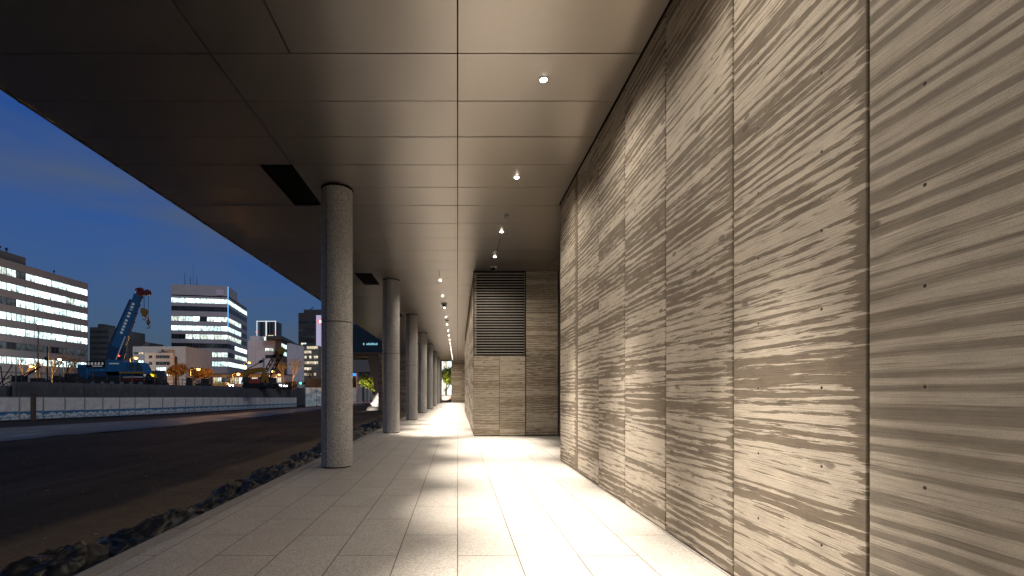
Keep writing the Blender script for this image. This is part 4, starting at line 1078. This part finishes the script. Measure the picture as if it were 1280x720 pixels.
m = MB(); m.box(XA(329.0,80), 80, ZA(459,80), XA(330.6,80), 80.05, ZA(447.5,80)); m.build('cloth', plain('banner_blue', (.10,.36,.60), .6), bn)
m = MB(); m.tube((XA(328.8,80),80.03,SITE), (XA(328.8,80),80.03,ZA(447,80)), .05, n=6); m.build('pole', M_steel, bn)

# cars with headlights on
def car(px, Y, L, col, lab, head):
    cx = XA(px, Y); z = SITE; t = thing('parked_car', lab, 'car', (cx, Y, z)); h = L/2
    body = [(-h,.35),(h,.35),(h,.80),(h*.62,.95),(h*.30,1.45),(-h*.55,1.48),(-h*.85,1.0),(-h,.92)]
    m = MB(); m.xz([(cx+x, z+q) for x, q in body], Y, Y+1.65); b = m.build('body', plain('car_'+col[0], col[1], .3), t, bevel=.08)
    m = MB(); m.xz([(cx+x, z+q) for x, q in [(h*.50,.98),(h*.25,1.38),(-h*.50,1.40),(-h*.70,1.0)]], Y-.02, Y-.003); m.build('window', M_glassdk, t)
    for fx in (-.6, .6):
        for y in (-.01, 1.47):
            m = MB(); p = Vector((cx+h*fx, Y+y, z+.32)); m.tube(p, p+Vector((0,.2,0)), .32, n=16); m.build('wheel', M_tyre, t)
    for y in (.12, 1.3):
        m = MB(); m.ball((cx+h*.97, Y+y, z+.72), .15, n=10, k=6); m.build('headlight', glow('headlight', (.9,.95,1), head), t)
car(334.5, 88, 4.2, ('white', (.6,.6,.62)), 'white car with bright headlights below the lattice crane', 14)
car(343.5, 96, 4.0, ('silver', (.35,.36,.38)), 'silver car right of the white car below the street lamps', 14)
car(276, 92, 3.6, ('black', (.02,.02,.025)), 'dark car under the pale tower with one white reflection', 2)

# traffic signals
def signal(px, py, Y, lab):
    c = W(px, py, Y); t = thing('traffic_signal', lab, 'traffic light', (c.x, Y, SITE))
    m = MB(); m.tube((c.x+.5,Y,SITE), (c.x+.5,Y,c.z+.7), .08, n=8); m.build('pole', M_darkmetal, t)
    m = MB(); m.box(c.x-.25, Y-.15, c.z-.25, c.x+1.1, Y+.05, c.z+.25); m.build('housing', M_darkmetal, t, bevel=.04)
    m = MB(); m.ball((c.x, Y-.15, c.z), .26, n=12, k=7, sy=.4); m.build('green_lens', glow('green_signal', (.05,1,.62), 3), t)
    m = MB()
    for dx in (.42, .84): m.ball((c.x+dx, Y-.15, c.z), .18, n=10, k=6, sy=.4)
    m.build('dark_lens', M_black, t)
signal(360, 479.5, 110, 'left traffic signal showing green near the brown block'); signal(376, 479, 108, 'right traffic signal showing green near the tall hoarding')

# ------------------------------------------------------------------ street lamps
SOD = (1.0, .47, .12); COOL = (.80, .92, 1.0)
def street_lamp(px, py, Y, lab, power, col=SOD, arm=1.2, emis=30, size=.34, base=SITE, pole=None):
    c = W(px, py, Y); t = thing('street_lamp', lab, 'street lamp', (c.x-arm, Y, base))
    m = MB(); m.tube((c.x-arm,Y,base), (c.x-arm,Y,c.z-.2), .10, .06, 8); m.tube((c.x-arm,Y,c.z-.2), (c.x-.2,Y,c.z+.18), .05, n=6); m.build('pole', pole or M_darkmetal, t)
    m = MB(); m.ball((c.x,Y,c.z+.14), size*1.25, sz=.35, n=14, k=6); m.build('hood', M_darkmetal, t, smooth=True)
    m = MB(); m.ball((c.x,Y,c.z-.08), size, sz=.7, n=14, k=8); m.build('bulb', glow('lamp_%d' % (col == SOD), col if col != SOD else (1,.40,.07), emis if col != SOD else 5), t, smooth=True)
    if power: lamp('glow', 'POINT', power*1.7, col, (c.x, Y-.2, c.z-.75), t, .35)
    return t
street_lamp(170, 447, 92, 'bright orange street lamp above the blue crane cab', 2600)
street_lamp(248, 461, 88, 'bright orange street lamp with curved arm in front of the orange lit trees', 3000, arm=1.5)
street_lamp(298, 467, 96, 'low orange street lamp just left of the yellow excavator', 2600)
street_lamp(311.5, 453, 118, 'tall orange street lamp above the yellow excavator', 3500)
street_lamp(341, 464, 118, 'orange street lamp right of the lattice boom', 2600, arm=.9)
street_lamp(349, 468, 124, 'lowest orange street lamp beside the bare tree', 2200, arm=.9)
street_lamp(39, 457.5, 96, 'orange street lamp behind bare branches in front of the big office block', 2600, arm=-1.0)
street_lamp(75, 449, 108, 'cool white street lamp lighting the big office block wall', 4200, COOL, arm=-.9)
tl = street_lamp(48, 403, 62, 'tall slim unlit lamp post in front of the big office block', 0, COOL, arm=.02, emis=.3, size=.18, pole=plain('warm_pole', (.10,.075,.06), .6))
up_ = thing('utility_pole', 'short dark utility pole with crossbars before the big office block', 'pole', (XA(59.5,70), 70, SITE))
m = MB(); m.tube((XA(59.5,70),70,SITE), (XA(59.5,70),70,ZA(433,70)), .12, .09, 8); m.build('shaft', M_darkmetal, up_)
m = MB()
for y in (447.5, 449.5): m.beam((XA(57.3,70),70,ZA(y,70)), (XA(61.8,70),70,ZA(y,70)), .14, .14)
m.ball((XA(59.5,70),69.8,ZA(448.3,70)), .3, n=8, k=5); m.build('crossbars', M_darkmetal, up_)

# ------------------------------------------------------------------ trees
def leaf_mat(nm, c0, c1):
    t = NT(nm); a = t.noise(t.pos(), 1.4, 3, .6); r = t.n('ShaderNodeNewGeometry').outputs['Random Per Island']
    return t.bsdf(t.mix(t.math('ADD', t.math('MULTIPLY', a, .5), t.math('MULTIPLY', r, .5)), c0, c1), .6, spec=.3)
M_leafbrown = leaf_mat('autumn_leaves', (.05,.03,.011), (.14,.075,.024))
M_leaflime = leaf_mat('lime_leaves', (.10,.13,.015), (.34,.36,.05))
M_bark = plain('bark', (.05,.04,.032), .9)
M_barkpale = plain('pale_bark', (.09,.08,.075), .9)
def grow(m, p, d, L, r, depth, rt, tips, spread=.55, shrink=.72):
    q = p + d*L; m.tube(p, q, r, r*.68, 6 if depth > 2 else 4); tips.append((q, depth))
    if depth == 0: return
    for k in range(3 if depth > 1 else 2):
        nd = (d + Vector((rt.uniform(-1,1), rt.uniform(-1,1), rt.uniform(-.35,.75)))*spread).normalized()
        grow(m, p + d*L*rt.uniform(.65,1), nd, L*shrink*rt.uniform(.8,1.1), r*.6, depth-1, rt, tips, spread, shrink)
def tree(nm, lab, base, h, seed, leaf=None, bark=None, nleaf=900, size=.16, depth=4, cat='tree', crown_r=None):
    rt = random.Random(seed); t = thing(nm, lab, cat, base)
    m = MB(); tips = []
    grow(m, Vector(base), Vector((rt.uniform(-.06,.06),rt.uniform(-.06,.06),1)).normalized(), h*.30, h*.022, depth, rt, tips)
    m.build('trunk', bark or M_bark, t)
    if leaf:
        m = MB(); far = [p for p, dp in tips if dp <= 2]
        for k in range(nleaf):
            c = rt.choice(far) + Vector((rt.gauss(0,1), rt.gauss(0,1), rt.gauss(0,.8)))*h*.045
            a = Vector((rt.gauss(0,1), rt.gauss(0,1), rt.gauss(0,1))).normalized(); b = a.orthogonal().normalized(); s = size*rt.uniform(.6,1.4)
            m.quad(c-a*s, c+b*s*.5, c+a*s, c-b*s*.5)
        m.build('crown', leaf, t)
    return t
def gp(px, Y, z=SITE): return (XA(px, Y), Y, z)
tree('bushy_tree', 'leafy tree lit orange left of the curved street lamp', gp(224,97), 6.6, 4, M_leafbrown, nleaf=5200, size=.22)
tree('bushy_tree', 'leafy tree lit orange directly behind the curved street lamp', gp(240,99), 6.0, 5, M_leafbrown, nleaf=5200, size=.22)
tree('bushy_tree', 'leafy tree lit orange right of the curved street lamp', gp(256,97), 5.8, 9, M_leafbrown, nleaf=4600, size=.22)
for i, (px, Y, h, pale) in enumerate([(30,98,8.6,0), (46,100,8,0), (66,98,10.5,1), (84,100,9.5,1), (100,104,8.0,0), (286,105,5,0), (355,130,10,0), (366,128,11,1), (389,150,9,0)]):
    lab = ['leftmost bare tree glowing orange in front of the big office block', 'bare tree behind the tall slim lamp post', 'bare pale tree beside the utility pole', 'bare pale tree against the lowest lit windows of the big office block',
           'bare tree just left of the blue crane', 'small bare tree under the right end of the pale tower', 'bare tree in front of the brown block', 'pale bare tree right of the brown block', 'bare tree in front of the warm lit block'][i]
    tree('bare_tree', lab, gp(px, Y), h, 20+i, None, M_barkpale if pale else M_bark, depth=6 if h > 7 else 5)

# ------------------------------------------------------------------ buildings seen between the first two columns
def glass_dark():
    t = NT('blue_black_glass'); P = t.xyz(t.pos())
    j = t.step(t.math('FRACT', t.math('DIVIDE', t.math('ADD', P[0], P[1]), 1.5)), .04, .03)
    a = t.noise(t.pos(), .6, 3, .6)
    return t.bsdf(t.mix(j, t.mix(a, (.004,.009,.014), (.008,.018,.026)), (.02,.025,.03)), .18, spec=.6)
gb = thing('glass_annex', 'raised dark blue glass annex with a brown soffit seen between the first columns', 'building', (-14, 52, 4))
m = MB(); m.box(-13.3, 50, ZA(440,50), -6.75, 58, ZA(405,50)); m.build('glazing', glass_dark(), gb)
m = MB(); m.box(-13.2, 49.7, ZA(443.5,50), -6.7, 58.2, ZA(440.2,50)); m.build('soffit', plain('brown_soffit', (.05,.03,.017), .6), gb)
m = MB(); rg = random.Random(8)
for k in range(9):
    if k in (1,): continue
    m.box(XA(454+2.05*k,50), 49.93, ZA(431.3-.0*k,50), XA(454+2.05*k+1.5,50), 49.985, ZA(428.6+rg.uniform(0,.8),50))
m.build('lit_panes', glow('annex_lit_panes', (.35,.75,.9), .55), gb)
m = MB(); m.box(XA(446,60), 60, ZA(417,60), XA(468,60), 60.5, ZA(404,60)); m.build('roof_screen', plain('pale_roof_screen', (.30,.27,.21), .7), gb)
m = MB(); m.beam((XA(464.5,50),50.6,ZA(443.6,50)), (XA(476.5,50),50.6,ZA(494,50)), 1.0, 1.1, side=(0,1,0)); m.build('raking_column', plain('brown_cladding', (.06,.035,.018), .6), gb)
cb_ = thing('concrete_viaduct', 'grey concrete deck on slim pale posts far behind the first column', 'building', (-20, 90, -1))
m = MB(); m.box(XA(406,90), 90, ZA(465,90), -8, 96, ZA(447,90)); m.build('deck', plain('viaduct_concrete', (.16,.155,.15), .85, scale=1), cb_)
m = MB()
for px in (449, 456.5, 460.5): m.tube((XA(px,92),92,-2), (XA(px,92),92,ZA(464.9,92)), .32 if px > 450 else .6, n=12)
m.build('posts', plain('pale_posts', (.34,.32,.31), .7), cb_)
bw = thing('bright_shopfront', 'bright white shopfront with a blue sign strip beside the nearest column', 'shopfront', (XA(444,110), 110, -2))
m = MB(); m.box(XA(430,110), 110, -2, XA(475,110), 114, ZA(462,110)); m.build('wall', plain('shop_dark_wall', (.04,.04,.045), .6), bw)
m = MB(); m.box(XA(434,110), 109.9, ZA(502,110), XA(447,110), 109.98, ZA(486,110)); m.build('window', G_white, bw)
m = MB(); m.box(XA(434,110), 109.85, ZA(470,110), XA(446.5,110), 109.97, ZA(464.5,110)); m.build('sign_strip', glow('blue_sign', (.03,.30,1), 1.2), bw)
m = MB(); m.box(XA(458,110), 109.9, ZA(500,110), XA(466,110), 109.98, ZA(470,110)); m.build('window', G_dim, bw)
# wrapped strut
ws = thing('wrapped_strut', 'slanting base wrapped in white sheeting below the lit tree', 'wrapped column', (XA(470,44), 44, -.6))
m = MB(); a, b = W(467.5,508,44), W(481,487,44); n = 14; vs = []; fs = []; d = (b-a).normalized(); s1 = d.cross(Vector((0,1,0))); s2 = Vector((0,1,0))
for i in range(n+1):
    for j in range(12):
        th = 2*math.pi*j/12; r = .42*(1+.22*noise.noise(Vector((i*.5, math.cos(th)*1.5, math.sin(th)*1.5)))); vs.append(a+(b-a)*i/n + s1*r*math.cos(th) + s2*r*math.sin(th))
for i in range(n):
    for j in range(12): fs.append((i*12+j, i*12+(j+1) % 12, (i+1)*12+(j+1) % 12, (i+1)*12+j))
fs.append(tuple(range(11,-1,-1))); fs.append(tuple(n*12+j for j in range(12)))
m._add(vs, fs, 0); m.build('wrapping', plain('white_sheeting', (.72,.66,.63), .5), ws, smooth=True)
m = MB(); m.lathe((a.x,a.y,gz(a.x,a.y)-.1), [(.75,0),(.7,.3),(.45,.5)], 16); m.build('footing', M_kerb, ws)
lt = tree('leafy_tree', 'bushy tree lit yellow-green behind the second column', (XA(467.5,54),54,gz(XA(467.5,54),54)), 5.0, 31, M_leaflime, nleaf=2400, size=.17, depth=4)
lamp('uplight', 'SPOT', 700, (1,.90,.80), (-8.5, 40.6, -.25), lt, .1, spot_size=R(60), spot_blend=.6).rotation_euler = (Vector((-.2,8,2.2))).to_track_quat('-Z','Y').to_euler()
lamp('tree_uplight', 'SPOT', 1500, (1,.95,.6), (XA(464,54), 51.3, -.4), lt, .1, spot_size=R(80), spot_blend=.6).rotation_euler = (Vector((.3,2.7,2.9))).to_track_quat('-Z','Y').to_euler()
# traffic cones and bar
for i, px in enumerate((443.5, 449, 453, 457.5, 461.5)):
    Y = 80; x = XA(px, Y); z = gz(x, Y)
    t = thing('traffic_cone', '%s small red traffic cone counting from the nearest column' % ORD[i], 'traffic cone', (x, Y, z), 'red traffic cones')
    m = MB(); m.lathe((x,Y,z), [(.16,.04),(.03,.72)], 12); m.build('cone', plain('cone_red', (.55,.06,.025), .5), t, smooth=True)
    m = MB(); m.lathe((x,Y,z), [(.135,.28),(.100,.46)], 12); m.build('band', M_white, t); m = MB(); m.box(x-.2, Y-.2, z, x+.2, Y+.2, z+.04); m.build('foot', M_black, t)
t = thing('traffic_cone', 'lone red traffic cone at the foot of the tall pale hoarding', 'traffic cone', (XA(396,88), 88, gz(XA(396,88),88)), 'red traffic cones')
x, y, z = t.location
m = MB(); m.lathe((x,y,z), [(.16,.04),(.03,.72)], 12); m.build('cone', plain('cone_red', (.55,.06,.025), .5), t, smooth=True)
m = MB(); m.lathe((x,y,z), [(.135,.28),(.100,.46)], 12); m.build('band', M_white, t); m = MB(); m.box(x-.2, y-.2, z, x+.2, y+.2, z+.04); m.build('foot', M_black, t)

# beyond the far opening
gt = tree('leafy_tree', 'brightly lit yellow-green tree framed by the far opening', (XA(557.5,72),72,0), 6.6, 44, M_leaflime, nleaf=3200, size=.21, depth=4)
lamp('uplight', 'SPOT', 2200, (1,.95,.70), (XA(557,72), 67.5, .2), gt, .1, spot_size=R(75), spot_blend=.5).rotation_euler = (Vector((0,4.5,2.8))).to_track_quat('-Z','Y').to_euler()
pb = thing('planter_box', 'low dark red planter box under the tree at the far opening', 'planter', (XA(557,70), 70, 0))
m = MB(); m.box(XA(545,70), 69.4, 0, XA(569,70), 70.8, ZA(494.5,70)); m.build('trough', plain('dark_red_planter', (.07,.02,.02), .6), pb, bevel=.03)
m = MB(); m.box(XA(545,70)+.08, 69.5, ZA(494.5,70), XA(569,70)-.08, 70.7, ZA(494.5,70)+.02); m.build('soil', M_dirt, pb)
fb = thing('bright_glass_building', 'bright pale glass building glimpsed through the far opening', 'building', (XA(560,100), 100, 0))
m = MB(); m.box(XA(535,100), 100, 0, XA(590,100), 103, 14); m.build('wall', plain('pale_lobby', (.45,.43,.38), .6), fb)
for k in range(6):
    m = MB(); m.box(XA(545+4.5*k,100)+.05, 99.8, .2, XA(549.5+4.5*k,100)-.05, 99.95, 9.5); m.build('window', [G_soft, G_white, G_warm][k % 3], fb)
# ------------------------------------------------------------------ sky, dusk light, camera
wd = bpy.data.worlds.new('World'); S.world = wd; wd.use_nodes = True
nt = wd.node_tree; nt.nodes.clear()
out = nt.nodes.new('ShaderNodeOutputWorld'); bg = nt.nodes.new('ShaderNodeBackground')
sky = nt.nodes.new('ShaderNodeTexSky'); sky.sky_type = 'NISHITA'; sky.sun_disc = False
SUN_EL, SUN_ROT = R(1.0), R(150)
sky.sun_elevation = SUN_EL; sky.sun_rotation = SUN_ROT; sky.ozone_density = 4.0; sky.air_density = 1.0; sky.dust_density = .3
def nn(t, **k):
    x = nt.nodes.new(t)
    for a, b in k.items(): setattr(x, a, b)
    return x
tc = nn('ShaderNodeTexCoord'); mp = nn('ShaderNodeMapping'); mp.inputs['Scale'].default_value = (1.0, 1.0, 4.0)
nt.links.new(tc.outputs['Generated'], mp.inputs[0])
n1 = nn('ShaderNodeTexNoise'); n1.inputs['Scale'].default_value = 1.5; n1.inputs['Detail'].default_value = 4; n1.inputs['Roughness'].default_value = .55; n1.inputs['Distortion'].default_value = .5
nt.links.new(mp.outputs[0], n1.inputs[0])
rp = nn('ShaderNodeMapRange'); rp.inputs[1].default_value = .34; rp.inputs[2].default_value = .62; rp.inputs[3].default_value = 0; rp.inputs[4].default_value = .8
nt.links.new(n1.outputs['Fac'], rp.inputs[0])
tint = nn('ShaderNodeMix', data_type='RGBA', blend_type='MULTIPLY'); tint.inputs[0].default_value = 1; tint.inputs[7].default_value = SKY_TINT
nt.links.new(sky.outputs[0], tint.inputs[6])
# low dusk clouds lit by the city: greyer and thicker toward the horizon
sep = nn('ShaderNodeSeparateXYZ'); nt.links.new(tc.outputs['Generated'], sep.inputs[0])
hz = nn('ShaderNodeMapRange'); hz.inputs[1].default_value = .50; hz.inputs[2].default_value = .0; hz.inputs[3].default_value = 0; hz.inputs[4].default_value = .85
nt.links.new(sep.outputs[2], hz.inputs[0])
mx = nn('ShaderNodeMath', operation='MAXIMUM'); nt.links.new(rp.outputs[0], mx.inputs[0]); nt.links.new(hz.outputs[0], mx.inputs[1])
cl_ = nn('ShaderNodeMix', data_type='RGBA'); cl_.inputs[7].default_value = CLOUD_COL
nt.links.new(mx.outputs[0], cl_.inputs[0]); nt.links.new(tint.outputs[2], cl_.inputs[6])
nt.links.new(cl_.outputs[2], bg.inputs[0]); bg.inputs[1].default_value = .155
nt.links.new(bg.outputs[0], out.inputs[0])
sun = lamp('dusk_glow', 'SUN', .55, (.88,.85,.84), (60,-60,80)); sun.data.angle = R(25)
sun.rotation_euler = Vector((-.62,.62,-.48)).to_track_quat('-Z','Y').to_euler()

cam = bpy.data.cameras.new('camera'); co = bpy.data.objects.new('camera', cam); C.objects.link(co); S.camera = co
co.location = (0,0,EYE); co.rotation_euler = (R(90),0,0)
cam.sensor_width = 36; cam.lens = 36*F/1280; cam.shift_x = 68/1280; cam.shift_y = 129/1280
cam.clip_start = .05; cam.clip_end = 4000
S.view_settings.view_transform = 'Standard'; S.view_settings.look = 'None'; S.view_settings.exposure = .28; S.view_settings.gamma = 1
S.render.resolution_x, S.render.resolution_y = 1024, 576
cy = S.cycles
S.render.engine = 'CYCLES'; cy.use_denoising = True; cy.max_bounces = 8; cy.diffuse_bounces = 5; cy.glossy_bounces = 4; cy.sample_clamp_indirect = 6; cy.caustics_reflective = False; cy.caustics_refractive = False
cy.use_light_tree = True
for o in C.objects:
    if '_org' in o: del o['_org']
